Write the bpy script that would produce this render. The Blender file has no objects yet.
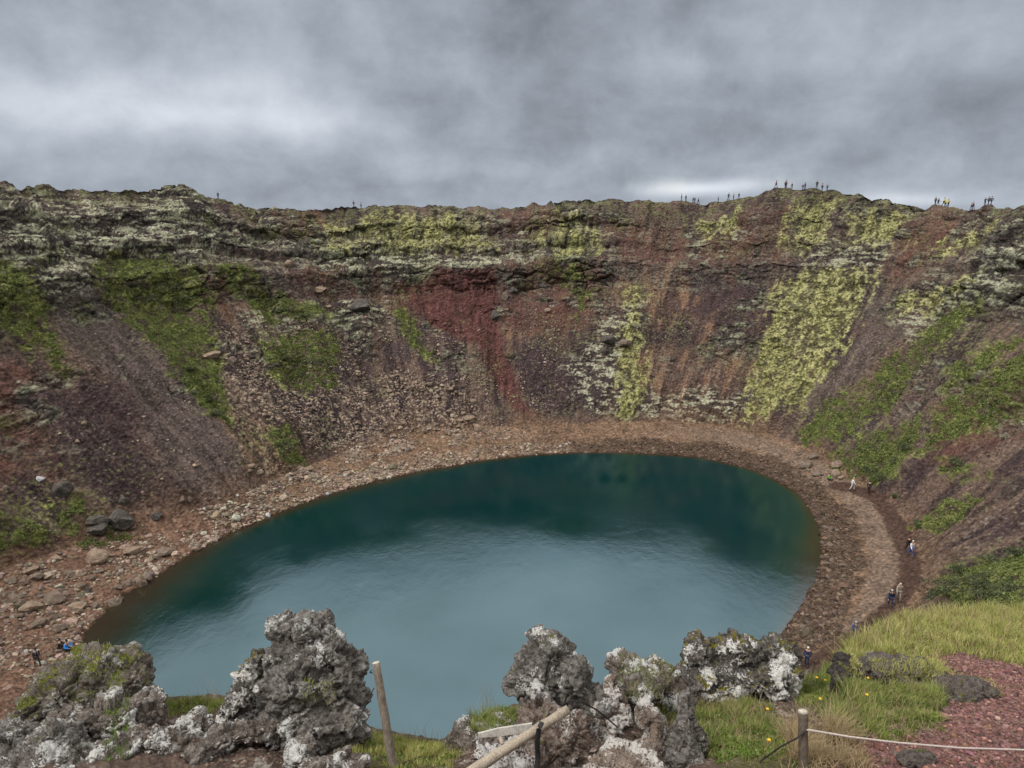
import bpy, bmesh, math, random
import numpy as np
from mathutils import Vector, Matrix, Quaternion

# ------------------------------------------------------------------ scene, camera, world, sun
scene = bpy.context.scene
COL = scene.collection
FPX, W, H = 710.0, 1024, 768
PITCH = math.atan((384 - 207) / FPX)
CP, SP = math.cos(PITCH), math.sin(PITCH)

cam_d = bpy.data.cameras.new('camera')
cam = bpy.data.objects.new('camera', cam_d)
COL.objects.link(cam)
cam_d.sensor_width = 36
cam_d.lens = FPX / W * 36
cam_d.clip_start = .05
cam_d.clip_end = 20000
cam.rotation_euler = (math.pi / 2 - PITCH, 0, 0)
scene.camera = cam
scene.view_settings.view_transform = 'Standard'
scene.view_settings.look = 'None'
scene.view_settings.gamma = 1
scene.view_settings.use_curve_mapping = False
scene.view_settings.exposure = 0.72

SUN_EL, SUN_AZ = 50, -115      # azimuth from +Y, clockwise (negative = left)


class NT:
    """tiny node helper"""
    def __init__(s, tree):
        s.t = tree
        s.n = tree.nodes
        s.l = tree.links

    def node(s, typ, **kw):
        n = s.n.new(typ)
        for k, v in kw.items():
            setattr(n, k, v)
        return n

    def put(s, sock, v):
        if hasattr(v, 'is_output'):
            s.l.new(v, sock)
        elif v is not None:
            if sock.type == 'RGBA' and not isinstance(v, (int, float)) and len(v) == 3:
                v = (*v, 1)
            sock.default_value = v

    def math(s, op, a, b=None, c=None, clamp=False):
        n = s.node('ShaderNodeMath', operation=op, use_clamp=clamp)
        s.put(n.inputs[0], a)
        if b is not None: s.put(n.inputs[1], b)
        if c is not None: s.put(n.inputs[2], c)
        return n.outputs[0]

    def vmath(s, op, a, b=None):
        n = s.node('ShaderNodeVectorMath', operation=op)
        s.put(n.inputs[0], a)
        if b is not None: s.put(n.inputs[1], b)
        return n.outputs[1] if op in ('DOT_PRODUCT', 'LENGTH') else n.outputs[0]

    def noise(s, vec, scale, detail=4, rough=.55, dist=0):
        n = s.node('ShaderNodeTexNoise')
        if vec is not None: s.l.new(vec, n.inputs['Vector'])
        n.inputs['Scale'].default_value = scale
        n.inputs['Detail'].default_value = detail
        n.inputs['Roughness'].default_value = rough
        n.inputs['Distortion'].default_value = dist
        return n.outputs[0]

    def voronoi(s, vec, scale, feature='F1'):
        n = s.node('ShaderNodeTexVoronoi', feature=feature)
        if vec is not None: s.l.new(vec, n.inputs['Vector'])
        n.inputs['Scale'].default_value = scale
        return n.outputs[0]

    def ramp(s, f, a, b, lo=0., hi=1., smooth=True):
        n = s.node('ShaderNodeMapRange', interpolation_type='SMOOTHSTEP' if smooth else 'LINEAR')
        s.put(n.inputs['Value'], f)
        n.inputs['From Min'].default_value = a
        n.inputs['From Max'].default_value = b
        n.inputs['To Min'].default_value = lo
        n.inputs['To Max'].default_value = hi
        return n.outputs[0]

    def mix(s, f, a, b, mode='MIX'):
        n = s.node('ShaderNodeMix', data_type='RGBA', blend_type=mode)
        s.put(n.inputs[0], f)
        s.put(n.inputs[6], a)
        s.put(n.inputs[7], b)
        return n.outputs[2]

    def bump(s, h, strength, dist, nrm=None):
        n = s.node('ShaderNodeBump')
        s.put(n.inputs['Height'], h)
        n.inputs['Strength'].default_value = strength
        n.inputs['Distance'].default_value = dist
        if nrm is not None: s.l.new(nrm, n.inputs['Normal'])
        return n.outputs[0]


world = bpy.data.worlds.new('World')
scene.world = world
world.use_nodes = True
w = NT(world.node_tree)
w.n.clear()
wout = w.node('ShaderNodeOutputWorld')
sky = w.node('ShaderNodeTexSky', sky_type='NISHITA')
sky.sun_disc = False
sky.sun_elevation = math.radians(SUN_EL)
sky.sun_rotation = math.radians(SUN_AZ)
bg1 = w.node('ShaderNodeBackground')
w.l.new(sky.outputs[0], bg1.inputs[0])
bg1.inputs[1].default_value = .10
tc = w.node('ShaderNodeTexCoord')
dirv = tc.outputs['Generated']
sep = w.node('ShaderNodeSeparateXYZ')
w.l.new(dirv, sep.inputs[0])
dx, dy, dz = sep.outputs
zc = w.math('ADD', w.math('MAXIMUM', dz, 0.0), .55)
comb = w.node('ShaderNodeCombineXYZ')
w.put(comb.inputs[0], w.math('DIVIDE', dx, zc))
w.put(comb.inputs[1], w.math('DIVIDE', dy, zc))
w.put(comb.inputs[2], .37)
flat = comb.outputs[0]
n_big = w.noise(flat, 2.0, 3, .5, .15)
n_med = w.noise(flat, 5.2, 7, .6, .2)
n_fine = w.noise(dirv, 12, 7, .62, .1)
cl = w.math('ADD', w.math('MULTIPLY', n_big, .42), w.math('ADD', w.math('MULTIPLY', n_med, .36), w.math('MULTIPLY', n_fine, .22)))


def blob(u, v, su, sv, amp):
    """a brighter or darker stretch of cloud round one direction of the sky"""
    x, z = (u - 512) / FPX, (384 - v) / FPX
    d = Vector((x, CP + z * SP, -SP + z * CP))
    az, el = math.atan2(d.x, d.y), math.asin(d.z / d.length)
    a = w.math('ARCTAN2', dx, dy)
    e = w.math('ARCSINE', dz)
    qa = w.math('POWER', w.math('MULTIPLY', w.math('SUBTRACT', a, az), 1 / (su / FPX)), 2)
    qe = w.math('POWER', w.math('MULTIPLY', w.math('SUBTRACT', e, el), 1 / (sv / FPX)), 2)
    g = w.math('POWER', 2.718, w.math('MULTIPLY', w.math('ADD', qa, qe), -1))
    return w.math('MULTIPLY', g, amp)


val = w.ramp(cl, .37, .63, -.085, .09, False)
tot = val
for b in [(90, 104, 190, 30, .12), (300, 122, 130, 15, .08), (230, 88, 50, 10, .05), (420, 150, 200, 16, .03), (60, 150, 200, 16, -.02),
          (560, 0, 420, 45, -.02), (820, 130, 260, 34, -.05), (700, 66, 220, 14, .025), (1000, 60, 120, 30, .03),
          (330, 186, 300, 10, -.02), (690, 189, 45, 7, .26), (745, 184, 30, 6, .10), (905, 200, 45, 6, .14), (470, 168, 120, 10, .03)]:
    tot = w.math('ADD', tot, blob(*b))
el_gain = w.ramp(w.math('ADD', dz, w.math('MULTIPLY', w.math('SUBTRACT', n_med, .5), .16)), .41, .52, 0, .62)
lum = w.math('ADD', w.math('ADD', .252, tot), el_gain)
lum = w.math('MAXIMUM', lum, .12)
below = w.ramp(dz, -.05, 0, .3, 1)
lum = w.math('MULTIPLY', lum, below)
tint = w.mix(w.ramp(lum, .2, .6), (.85, .95, 1.10), (.95, .995, 1.06))
tint = w.mix(w.ramp(dz, .40, .52), tint, (1.02, 1.0, .96))
sc = w.node('ShaderNodeVectorMath', operation='SCALE')
w.l.new(tint, sc.inputs[0])
w.l.new(lum, sc.inputs['Scale'])
bg2 = w.node('ShaderNodeBackground')
w.l.new(sc.outputs[0], bg2.inputs[0])
gap = w.math('MULTIPLY', w.math('ADD', blob(720, 186, 60, 8, 1), .0), w.ramp(n_fine, .4, .6), clamp=True)
ms = w.node('ShaderNodeMixShader')
w.put(ms.inputs[0], w.math('SUBTRACT', 1.0, w.math('MULTIPLY', gap, .35)))
w.l.new(bg1.outputs[0], ms.inputs[1])
w.l.new(bg2.outputs[0], ms.inputs[2])
w.l.new(ms.outputs[0], wout.inputs[0])

sd = bpy.data.lights.new('sun', 'SUN')
sd.energy = 1.5
sd.angle = math.radians(11)
sd.color = (1, .97, .92)
sun = bpy.data.objects.new('sun', sd)
COL.objects.link(sun)
_a, _e = math.radians(SUN_AZ), math.radians(SUN_EL)
sdir = Vector((math.sin(_a) * math.cos(_e), math.cos(_a) * math.cos(_e), math.sin(_e)))
sun.rotation_euler = sdir.to_track_quat('Z', 'Y').to_euler()

# ------------------------------------------------------------------ numpy noise
rs = np.random.RandomState(7)
PERM = rs.permutation(256).astype(np.int32)
PERM = np.concatenate([PERM, PERM, PERM])
GR = rs.normal(size=(256, 3)).astype(np.float32)
GR /= np.linalg.norm(GR, axis=1)[:, None]


def perlin(x, y, z):
    x = np.asarray(x, np.float32); y = np.asarray(y, np.float32); z = np.asarray(z, np.float32)
    x, y, z = np.broadcast_arrays(x, y, z)
    xi, yi, zi = np.floor(x).astype(np.int32), np.floor(y).astype(np.int32), np.floor(z).astype(np.int32)
    xf, yf, zf = x - xi, y - yi, z - zi
    u, v, t = [f * f * f * (f * (f * 6 - 15) + 10) for f in (xf, yf, zf)]
    xi &= 255; yi &= 255; zi &= 255
    out = 0
    for a in (0, 1):
        wx = u if a else 1 - u
        px = PERM[(xi + a) & 255]
        for b in (0, 1):
            wy = v if b else 1 - v
            py = PERM[px + ((yi + b) & 255)]
            for c in (0, 1):
                wz = t if c else 1 - t
                g = GR[PERM[py + ((zi + c) & 255)]]
                out = out + wx * wy * wz * (g[..., 0] * (xf - a) + g[..., 1] * (yf - b) + g[..., 2] * (zf - c))
    return out * 1.5


def fbm(x, y, z, octv=4, gain=.5, lac=2.03):
    s, a = 0, 1
    for o in range(octv):
        s = s + a * perlin(x + 17.3 * o, y - 9.1 * o, z + 5.7 * o)
        x = x * lac; y = y * lac; z = z * lac
        a *= gain
    return s


def worley(x, y, z, facet=False):
    xi, yi, zi = [np.floor(q).astype(np.int32) for q in (x, y, z)]
    f1 = np.full(x.shape, 9., np.float32); f2 = f1.copy(); cid = np.zeros(x.shape, np.int32); fac_ = np.zeros(x.shape, np.float32)
    for a in (-1, 0, 1):
        for b in (-1, 0, 1):
            for c in (-1, 0, 1):
                h = PERM[PERM[PERM[(xi + a) & 255] + ((yi + b) & 255)] + ((zi + c) & 255)]
                dx_ = xi + a + .5 + .42 * GR[h, 0] - x
                dy_ = yi + b + .5 + .42 * GR[h, 1] - y
                dz_ = zi + c + .5 + .42 * GR[h, 2] - z
                d = np.sqrt(dx_ ** 2 + dy_ ** 2 + dz_ ** 2)
                m = d < f1
                f2 = np.where(m, f1, np.minimum(f2, d))
                cid = np.where(m, h, cid)
                if facet:
                    h2 = PERM[h + 37]
                    fac_ = np.where(m, GR[h2, 0] * dx_ + GR[h2, 1] * dy_ + GR[h2, 2] * dz_, fac_)
                f1 = np.where(m, d, f1)
    return (f1, f2, cid, fac_) if facet else (f1, f2, cid)


def sst(a, b, x):
    t = np.clip((x - a) / (b - a), 0, 1)
    return t * t * (3 - 2 * t)


def lerp(a, b, t):
    return a + (b - a) * t


# ------------------------------------------------------------------ projection helpers (authoring positions on real surfaces)
def proj(x, y, z):
    d = y * CP - z * SP
    d = np.where(d < .1, .1, d)
    return 512 + FPX * x / d, 384 - FPX * (y * SP + z * CP) / d


def P(u, v, d):
    """world point seen at u, v at depth d"""
    a, b = (u - 512) / FPX * d, (384 - v) / FPX * d
    return np.array([a, d * CP + b * SP, -d * SP + b * CP])


def on_plane(u, v, z):
    p = P(u, v, 1)
    return p * (z / p[2])


# ------------------------------------------------------------------ mesh helpers
def new_mesh(name, verts, faces, mat=None, smooth=True, attrs=None, parent=None):
    me = bpy.data.meshes.new(name)
    verts = np.asarray(verts, np.float32).reshape(-1, 3)
    faces = np.asarray(faces, np.int32)
    n, k = faces.shape
    me.vertices.add(len(verts))
    me.vertices.foreach_set('co', verts.ravel())
    me.loops.add(n * k)
    me.loops.foreach_set('vertex_index', faces.ravel())
    me.polygons.add(n)
    me.polygons.foreach_set('loop_start', np.arange(n, dtype=np.int32) * k)
    me.update(calc_edges=True)
    me.polygons.foreach_set('use_smooth', np.full(n, smooth))
    if attrs:
        for an, arr in attrs.items():
            if arr.ndim == 2:
                at = me.attributes.new(an, 'FLOAT_COLOR', 'POINT')
                c4 = np.ones((len(verts), 4), np.float32)
                c4[:, :arr.shape[1]] = arr
                at.data.foreach_set('color', c4.ravel())
            else:
                at = me.attributes.new(an, 'FLOAT', 'POINT')
                at.data.foreach_set('value', arr.astype(np.float32))
    if mat: me.materials.append(mat)
    o = bpy.data.objects.new(name, me)
    COL.objects.link(o)
    if parent: o.parent = parent
    return o


def tag(o, label=None, cat=None, group=None, kind=None):
    if label: o['label'] = label
    if cat: o['category'] = cat
    if group: o['group'] = group
    if kind: o['kind'] = kind
    return o


def empty(name, loc, rz=0):
    o = bpy.data.objects.new(name, None)
    o.empty_display_size = .1
    COL.objects.link(o)
    o.location = loc
    o.rotation_euler = (0, 0, rz)
    return o


def grid_faces(nr, nc, wrap=False):
    r = np.arange(nr - 1)[:, None]
    c = np.arange(nc if wrap else nc - 1)[None, :]
    c2 = (c + 1) % nc
    a = r * nc + c; b = r * nc + c2; d = (r + 1) * nc + c; e = (r + 1) * nc + c2
    return np.stack([a, b, e, d], -1).reshape(-1, 4)


def mat_new(name):
    m = bpy.data.materials.new(name)
    m.use_nodes = True
    t = NT(m.node_tree)
    bs = t.n['Principled BSDF']
    return m, t, bs


def simple_mat(name, col, rough=.8, var=.25, scale=30, bump=.0, bdist=.01, metallic=0):
    m, t, bs = mat_new(name)
    tcn = t.node('ShaderNodeTexCoord')
    v = tcn.outputs['Object']
    n = t.noise(v, scale, 5)
    lo = [c * (1 - var) for c in col]; hi = [min(1, c * (1 + var)) for c in col]
    t.put(bs.inputs['Base Color'], t.mix(t.ramp(n, .3, .7), lo, hi))
    bs.inputs['Roughness'].default_value = rough
    bs.inputs['Metallic'].default_value = metallic
    bs.inputs['Specular IOR Level'].default_value = .25
    if bump: t.put(bs.inputs['Normal'], t.bump(n, bump, bdist))
    return m


def albedo_mat(name, scale, bump, bdist, var=.3, rough=.95):
    """procedural detail over the ground's own colour map"""
    m, t, bs = mat_new(name)
    at = t.node('ShaderNodeAttribute', attribute_name='albedo')
    geo = t.node('ShaderNodeNewGeometry')
    pos = geo.outputs['Position']
    n1 = t.noise(pos, scale, 5, .65)
    n2 = t.voronoi(pos, scale * .8)
    f = t.ramp(n1, .25, .75, 1 - var, 1 + var, False)
    f = t.math('MULTIPLY', f, t.ramp(n2, .1, .8, 1.15, .75))
    v = t.node('ShaderNodeVectorMath', operation='SCALE')
    t.l.new(at.outputs['Color'], v.inputs[0])
    t.l.new(f, v.inputs['Scale'])
    t.l.new(v.outputs[0], bs.inputs['Base Color'])
    bs.inputs['Roughness'].default_value = rough
    bs.inputs['Specular IOR Level'].default_value = .15
    h = t.math('SUBTRACT', n1, t.math('MULTIPLY', n2, .5))
    t.put(bs.inputs['Normal'], t.bump(h, bump, bdist))
    return m


M_TERRAIN = albedo_mat('terrain_scree', 3.2, 1.0, .45, .6)
M_GROUND = albedo_mat('near_ground', 28, .8, .03, .4)

# ------------------------------------------------------------------ the crater
CX, CY = 0., 68.
ZL = -36.


def polar_curve(pts):
    """pts: list of world (x,y,z). returns function theta -> (R, z), periodic"""
    p = np.array(pts, float)
    th = np.arctan2(p[:, 1] - CY, p[:, 0] - CX)
    R = np.hypot(p[:, 0] - CX, p[:, 1] - CY)
    o = np.argsort(th)
    th, R, z = th[o], R[o], p[o, 2]
    th = np.concatenate([th[-3:] - 2 * np.pi, th, th[:3] + 2 * np.pi])
    R = np.concatenate([R[-3:], R, R[:3]]); z = np.concatenate([z[-3:], z, z[:3]])
    fine = np.linspace(-np.pi - .3, np.pi + .3, 2400)
    Rf, zf = np.interp(fine, th, R), np.interp(fine, th, z)
    k = np.hanning(27); k /= k.sum()
    Rf = np.convolve(np.pad(Rf, 13, 'edge'), k, 'valid'); zf = np.convolve(np.pad(zf, 13, 'edge'), k, 'valid')
    return lambda t: (np.interp(t, fine, Rf), np.interp(t, fine, zf))


lake_px = [(820, 545), (816, 520), (795, 492), (755, 471), (700, 458), (640, 454), (580, 453), (520, 457), (450, 467), (380, 481),
           (300, 505), (240, 530), (190, 555), (150, 582), (112, 606), (88, 630), (80, 650), (90, 690), (180, 750), (300, 790),
           (450, 800), (600, 775), (690, 715), (745, 665), (775, 640), (792, 618), (808, 590)]
lake_f = polar_curve([on_plane(u, v, ZL) for u, v in lake_px])
toe_px = [(-60, 590, 2.6), (0, 570, 2.6), (60, 550, 2.6), (150, 522, 2.4), (230, 502, 2.2), (290, 474, 2), (330, 457, 1.8), (400, 436, 1.6),
          (480, 427, 1.5), (560, 424, 1.5), (640, 421, 1.5), (730, 425, 1.5), (790, 440, 1.6), (845, 472, 1.9), (885, 497, 2.2),
          (912, 530, 2.5), (925, 575, 2.8), (905, 620, 2.8), (870, 660, 2.6), (800, 720, 2.2), (600, 830, 1.8), (350, 850, 1.8), (120, 800, 2), (-20, 720, 2.4), (-60, 650, 2.6)]
toe_f = polar_curve([on_plane(u, v, ZL + dz_) for u, v, dz_ in toe_px])
sky_px = [(-80, 176, 118), (-30, 182, 124), (0, 185, 128), (40, 187, 133), (80, 190, 137), (150, 189, 142), (180, 187, 144), (200, 192, 146), (215, 198, 147), (240, 207, 149),
          (310, 209, 153), (380, 206, 156), (440, 206, 158), (490, 209, 159), (540, 205, 160), (580, 198, 160), (640, 201, 160),
          (700, 204, 160), (740, 199, 158), (765, 193, 157), (790, 188, 156), (830, 190, 154), (880, 199, 151), (930, 208, 147), (970, 210, 142), (1024, 206, 134), (1060, 200, 128)]
rim = []
for u, v, r in sky_px:
    p = P(u, v, 1)
    rim.append(p * (r * .92 / math.hypot(p[0], p[1])))
rim += [(84, 62, 6), (76, 38, 2), (62, 20, -4), (42, 8, -9), (24, 10, -12.5), (8, 13, -12.5), (-8, 13, -12.5), (-24, 12, -11), (-42, 12, -8), (-64, 26, -2), (-80, 46, 4), (-84, 70, 8)]
rim_f = polar_curve(rim)

# columns: dense where the photograph looks
d2r = math.pi / 180
th_v = np.linspace(-42 * d2r, 222 * d2r, 2300)
th_h = np.linspace(222 * d2r, 318 * d2r, 140)[1:-1]
TH = np.concatenate([th_v, th_h])
TH = np.where(TH > np.pi, TH - 2 * np.pi, TH)
NC = len(TH)
S_B = np.linspace(-.35, 1, 190)[:-1]                     # under water, then beach
S_S = 1 + np.linspace(0, 1, 520)                         # slope
S_O = 2 + np.array([.01, .02, .035, .05, .07, .1, .14, .2, .3, .45, .7, 1, 1.5, 2.2, 3.5, 6, 12, 30, 80])
S = np.concatenate([S_B, S_S, S_O])
NR = len(S)


def base_surface(th, s):
    """th (..), s (..) -> x,y,z of the crater without small relief, plus cliffness"""
    Rl, zl = lake_f(th)
    Rt, zt = toe_f(th)
    Rr, zr = rim_f(th)
    Rt = np.maximum(Rt, Rl + 2.5)
    # beach
    b = np.clip(s, -.5, 1)
    Rb = Rl + (Rt - Rl) * b
    zb = ZL + np.where(b > 0, (zt - ZL) * (b * .75 + .25 * b ** 2), 3.5 * b * 2)
    # slope profile with broken lava ledges in its upper third
    q = np.clip(s - 1, 0, 1)
    ca, sa = np.cos(th), np.sin(th)
    wob = .035 * perlin(ca * 5, sa * 5, 3.1 + 0 * th) + .018 * perlin(ca * 19, sa * 19, 9.2 + 0 * th)
    strength = np.clip(.75 + .6 * perlin(ca * 6 + 4, sa * 6, 1.7 + 0 * th), .15, 1)
    far = sst(-.35, .25, np.sin(th))
    thn = np.where(th < -np.pi / 2, th + 2 * np.pi, th)
    smooth_right = np.exp(-((thn - 38 * np.pi / 180) / .16) ** 2) + .75 * np.exp(-((thn - 68 * np.pi / 180) / .10) ** 2)
    strength = strength * far * (1 - .8 * np.clip(smooth_right, 0, 1))
    qw = q + wob * sst(.1, .5, q) * (1 - sst(.85, 1, q))
    qs = np.array([0, .30, .60, .645, .66, .74, .755, .84, .86, .93, 1.0])
    hs = np.array([0, .31, .615, .635, .64, .765, .77, .86, .865, .935, 1.0])
    vs = np.array([0, .27, .555, .665, .70, .745, .81, .86, .915, .955, 1.0])
    hq = np.interp(qw, qs, hs)
    vq = np.interp(qw, qs, vs)
    vlin = q + .0 * q
    hh = lerp(q, hq, strength)
    vv = lerp(vlin, vq, strength)
    Rs = Rt + (Rr - Rt) * hh
    zs = zt + (zr - zt) * vv
    # outside
    o = np.clip(s - 2, 0, None)
    Ro = Rr + o * 45
    zo = zr - (zr + 48) * (1 - np.exp(-o * 1.3)) - .06 * np.minimum(o, 1)
    R = np.where(s <= 1, Rb, np.where(s <= 2, Rs, Ro))
    z = np.where(s <= 1, zb, np.where(s <= 2, zs, zo))
    return CX + R * ca, CY + R * sa, z, strength, R


# coarse copy for turning a place in the photo into a place on the slope
_ti = np.arange(0, 2300, 5)
_si = np.arange(60, 709, 3)
cT, cS = np.meshgrid(TH[_ti], S[_si])
cx_, cy_, cz_, _, cR = base_surface(cT, cS)
cU, cV = proj(cx_, cy_, cz_)
_front = (cy_ * CP - cz_ * SP) > 25


def surf_par(u, v):
    d = (cU - u) ** 2 + (cV - v) ** 2 + np.where(_front, 0, 1e9)
    i = np.argmin(d)
    return cx_.flat[i], cy_.flat[i], cz_.flat[i]


# unrolled chart of the slope: a = arc metres, b = slope position in metres
def chart(x, y, z):
    th = np.arctan2(y - CY, x - CX)
    th = np.where(th < -np.pi / 2 - .2, th + 2 * np.pi, th)
    R = np.hypot(x - CX, y - CY)
    return th * 62., R + .8 * (z - ZL)


def poly_sd(a, b, poly):
    """signed distance to polygon (positive inside), culled by bounding box"""
    poly = np.asarray(poly, float)
    out = np.full(a.shape, -30., np.float32)
    pad = 6
    m = (a > poly[:, 0].min() - pad) & (a < poly[:, 0].max() + pad) & (b > poly[:, 1].min() - pad) & (b < poly[:, 1].max() + pad)
    if not m.any(): return out
    x, y = a[m], b[m]
    d = np.full(x.shape, 1e9); ins = np.zeros(x.shape, bool)
    n = len(poly)
    for i in range(n):
        x0, y0 = poly[i]; x1, y1 = poly[(i + 1) % n]
        ex, ey = x1 - x0, y1 - y0
        t = np.clip(((x - x0) * ex + (y - y0) * ey) / (ex * ex + ey * ey + 1e-9), 0, 1)
        d = np.minimum(d, (x - x0 - t * ex) ** 2 + (y - y0 - t * ey) ** 2)
        c = ((y0 > y) != (y1 > y)) & (x < (x1 - x0) * (y - y0) / (y1 - y0 + 1e-12) + x0)
        ins ^= c
    d = np.sqrt(d)
    out[m] = np.where(ins, d, -d)
    return out


def poly_union(a, b, polys, conv):
    out = np.full(a.shape, -30., np.float32)
    for pl in polys:
        q = []
        n = len(pl)
        for i in range(n):          # add midpoints so that long edges follow the surface
            p0, p1 = pl[i], pl[(i + 1) % n]
            for k in (0, .5):
                q.append(conv(p0[0] + (p1[0] - p0[0]) * k, p0[1] + (p1[1] - p0[1]) * k))
        out = np.maximum(out, poly_sd(a, b, q))
    return out


def px_chart(u, v):
    x, y, z = surf_par(u, v)
    a, b = chart(np.array(x), np.array(y), np.array(z))
    return float(a), float(b)


GRASS = [
    [(85, 262), (130, 250), (165, 251), (205, 268), (213, 300), (196, 320), (216, 345), (222, 378), (234, 428), (205, 420), (190, 395), (163, 380), (155, 350), (130, 322), (104, 290)],
    [(-20, 250), (22, 260), (36, 290), (50, 325), (76, 360), (70, 376), (38, 342), (-20, 332)],
    [(215, 262), (246, 258), (262, 285), (300, 305), (327, 313), (300, 326), (270, 324), (235, 300)],
    [(260, 340), (325, 332), (347, 350), (336, 386), (300, 394), (268, 376)],
    [(262, 430), (290, 432), (302, 458), (278, 465)],
    [(40, 510), (70, 492), (100, 500), (138, 540), (95, 552), (68, 535)],
    [(-20, 500), (25, 510), (52, 547), (30, 562), (-20, 562)],
    [(395, 310), (412, 308), (425, 330), (438, 355), (420, 352), (400, 330)],
    [(562, 270), (578, 272), (588, 300), (580, 320), (570, 300)],
    [(985, 294), (992, 312), (932, 362), (890, 400), (850, 436), (805, 446), (790, 430), (830, 398), (880, 366), (930, 330)],
    [(845, 476), (828, 452), (880, 425), (935, 412), (906, 452), (896, 482), (868, 488)],
    [(1060, 330), (1060, 400), (960, 440), (915, 455), (930, 430), (970, 385)],
    [(925, 604), (935, 575), (960, 560), (1060, 540), (1060, 620), (935, 618)],
    [(905, 524), (940, 505), (978, 500), (960, 520), (915, 533)],
    [(940, 458), (975, 462), (978, 487), (945, 487)],
    [(950, 372), (1000, 340), (1040, 330), (1000, 365), (950, 395)],
]
MOSS = [
    [(785, 272), (835, 264), (876, 266), (866, 300), (846, 332), (830, 370), (800, 402), (770, 422), (738, 425), (755, 370), (765, 318)],
    [(800, 204), (832, 202), (826, 240), (800, 250), (780, 238)],
    [(845, 215), (912, 212), (892, 252), (852, 242)],
    [(688, 216), (738, 214), (732, 235), (700, 230)],
    [(560, 213), (592, 212), (602, 252), (560, 252)],
    [(330, 222), (400, 214), (482, 216), (497, 245), (420, 252), (338, 247)],
    [(622, 292), (637, 288), (641, 330), (646, 380), (636, 412), (620, 412), (622, 360)],
    [(545, 238), (556, 238), (560, 255), (548, 255)],
    [(940, 245), (985, 225), (990, 232), (945, 258)],
    [(890, 300), (960, 275), (965, 285), (905, 318)],
]
RED = [
    [(400, 280), (440, 271), (492, 268), (497, 310), (503, 350), (518, 385), (536, 415), (546, 436), (528, 436), (515, 410), (498, 380), (482, 352), (440, 328), (412, 304)],
]
BRICK = [   # dull red-brown scree
    [(186, 262), (222, 268), (243, 310), (216, 327), (196, 310)],
    [(252, 210), (320, 210), (345, 228), (280, 232)],
    [(488, 214), (560, 209), (560, 242), (500, 243)],
    [(262, 262), (330, 270), (360, 300), (330, 305), (290, 290)],
    [(600, 222), (680, 214), (700, 260), (600, 262)],
    [(700, 225), (800, 203), (785, 250), (735, 290), (700, 270)],
    [(890, 250), (915, 212), (985, 215), (960, 240), (900, 280)],
    [(350, 265), (410, 275), (430, 330), (370, 310)],
    [(490, 268), (600, 262), (600, 330), (530, 350), (505, 330)],
    [(-20, 350), (40, 360), (60, 470), (-20, 480)],
    [(950, 400), (1050, 360), (1050, 430), (960, 460), (925, 465)],
]
ORANGE = [
    [(595, 285), (680, 258), (705, 290), (690, 320), (610, 330)],
    [(640, 352), (690, 340), (755, 350), (735, 421), (670, 422), (655, 400)],
    [(690, 320), (712, 318), (700, 420), (680, 420)],
    [(470, 330), (560, 330), (560, 350), (480, 352)],
    [(1000, 400), (1050, 380), (1050, 430), (1000, 430)],
    [(180, 380), (250, 400), (300, 470), (260, 480), (220, 430)],
]
GREYSC = [  # smooth grey scree
    [(40, 280), (90, 275), (140, 330), (190, 400), (260, 480), (210, 505), (150, 440), (90, 360), (50, 310)],
    [(870, 300), (920, 290), (900, 340), (840, 395), (800, 420), (830, 370), (850, 330)],
]
DARK = [
    [(30, 385), (110, 380), (160, 460), (170, 510), (120, 500), (60, 440)],
    [(500, 350), (570, 340), (610, 400), (560, 420), (530, 400)],
    [(700, 270), (775, 262), (765, 320), (745, 345), (640, 345), (640, 300)],
]
PALE = [   # lichen-speckled rock faces
    [(-20, 188), (215, 200), (240, 250), (120, 262), (100, 300), (20, 300), (-20, 250)],
    [(330, 250), (500, 245), (510, 270), (420, 275), (335, 290), (320, 270)],
    [(890, 330), (1060, 215), (1060, 290), (985, 300), (930, 335), (900, 350)],
    [(690, 225), (745, 225), (740, 250), (690, 250)],
    [(800, 245), (890, 240), (885, 268), (800, 262)],
    [(600, 330), (635, 290), (640, 420), (590, 420), (570, 380)],
    [(310, 225), (340, 222), (360, 262), (320, 262)],
    [(235, 315), (330, 310), (380, 290), (390, 320), (250, 335)],
    [(640, 395), (760, 395), (740, 424), (640, 420)],
]
RUBBLE = [[(285, 380), (400, 372), (485, 395), (475, 428), (370, 442), (305, 445)], [(235, 330), (300, 395), (290, 470), (250, 470), (225, 420), (215, 350)]]
PATH_PX = [(800, 668), (835, 650), (866, 630), (896, 604), (911, 580), (909, 560), (903, 540), (892, 515), (880, 500), (866, 491), (835, 486)]

# ---- the full terrain grid
T2, S2 = np.meshgrid(TH, S)
X, Y, Z, STR, RR = base_surface(T2, S2)
q = np.clip(S2 - 1, 0, 1)
on_slope = sst(1.0, 1.06, S2) * (1 - sst(2.02, 2.1, S2))
A, B = chart(X, Y, Z)
# direction of relief: mostly outwards-horizontal on cliffs, up elsewhere
gx = np.gradient(X, axis=0); gy = np.gradient(Y, axis=0); gz = np.gradient(Z, axis=0)
hx = np.gradient(X, axis=1); hy = np.gradient(Y, axis=1); hz = np.gradient(Z, axis=1)
nx = hy * gz - hz * gy; ny = hz * gx - hx * gz; nz = hx * gy - hy * gx
ln = np.sqrt(nx ** 2 + ny ** 2 + nz ** 2) + 1e-9
sg = np.where(nz < 0, -1., 1.)
nx, ny, nz = nx / ln * sg, ny / ln * sg, nz / ln * sg
cliffz = STR * sst(.56, .62, q) * (1 - .72 * sst(.84, .93, q)) * on_slope * (.55 + .45 * sst(-.2, .3, fbm(X / 9, Y / 9, Z / 5, 3)))
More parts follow.
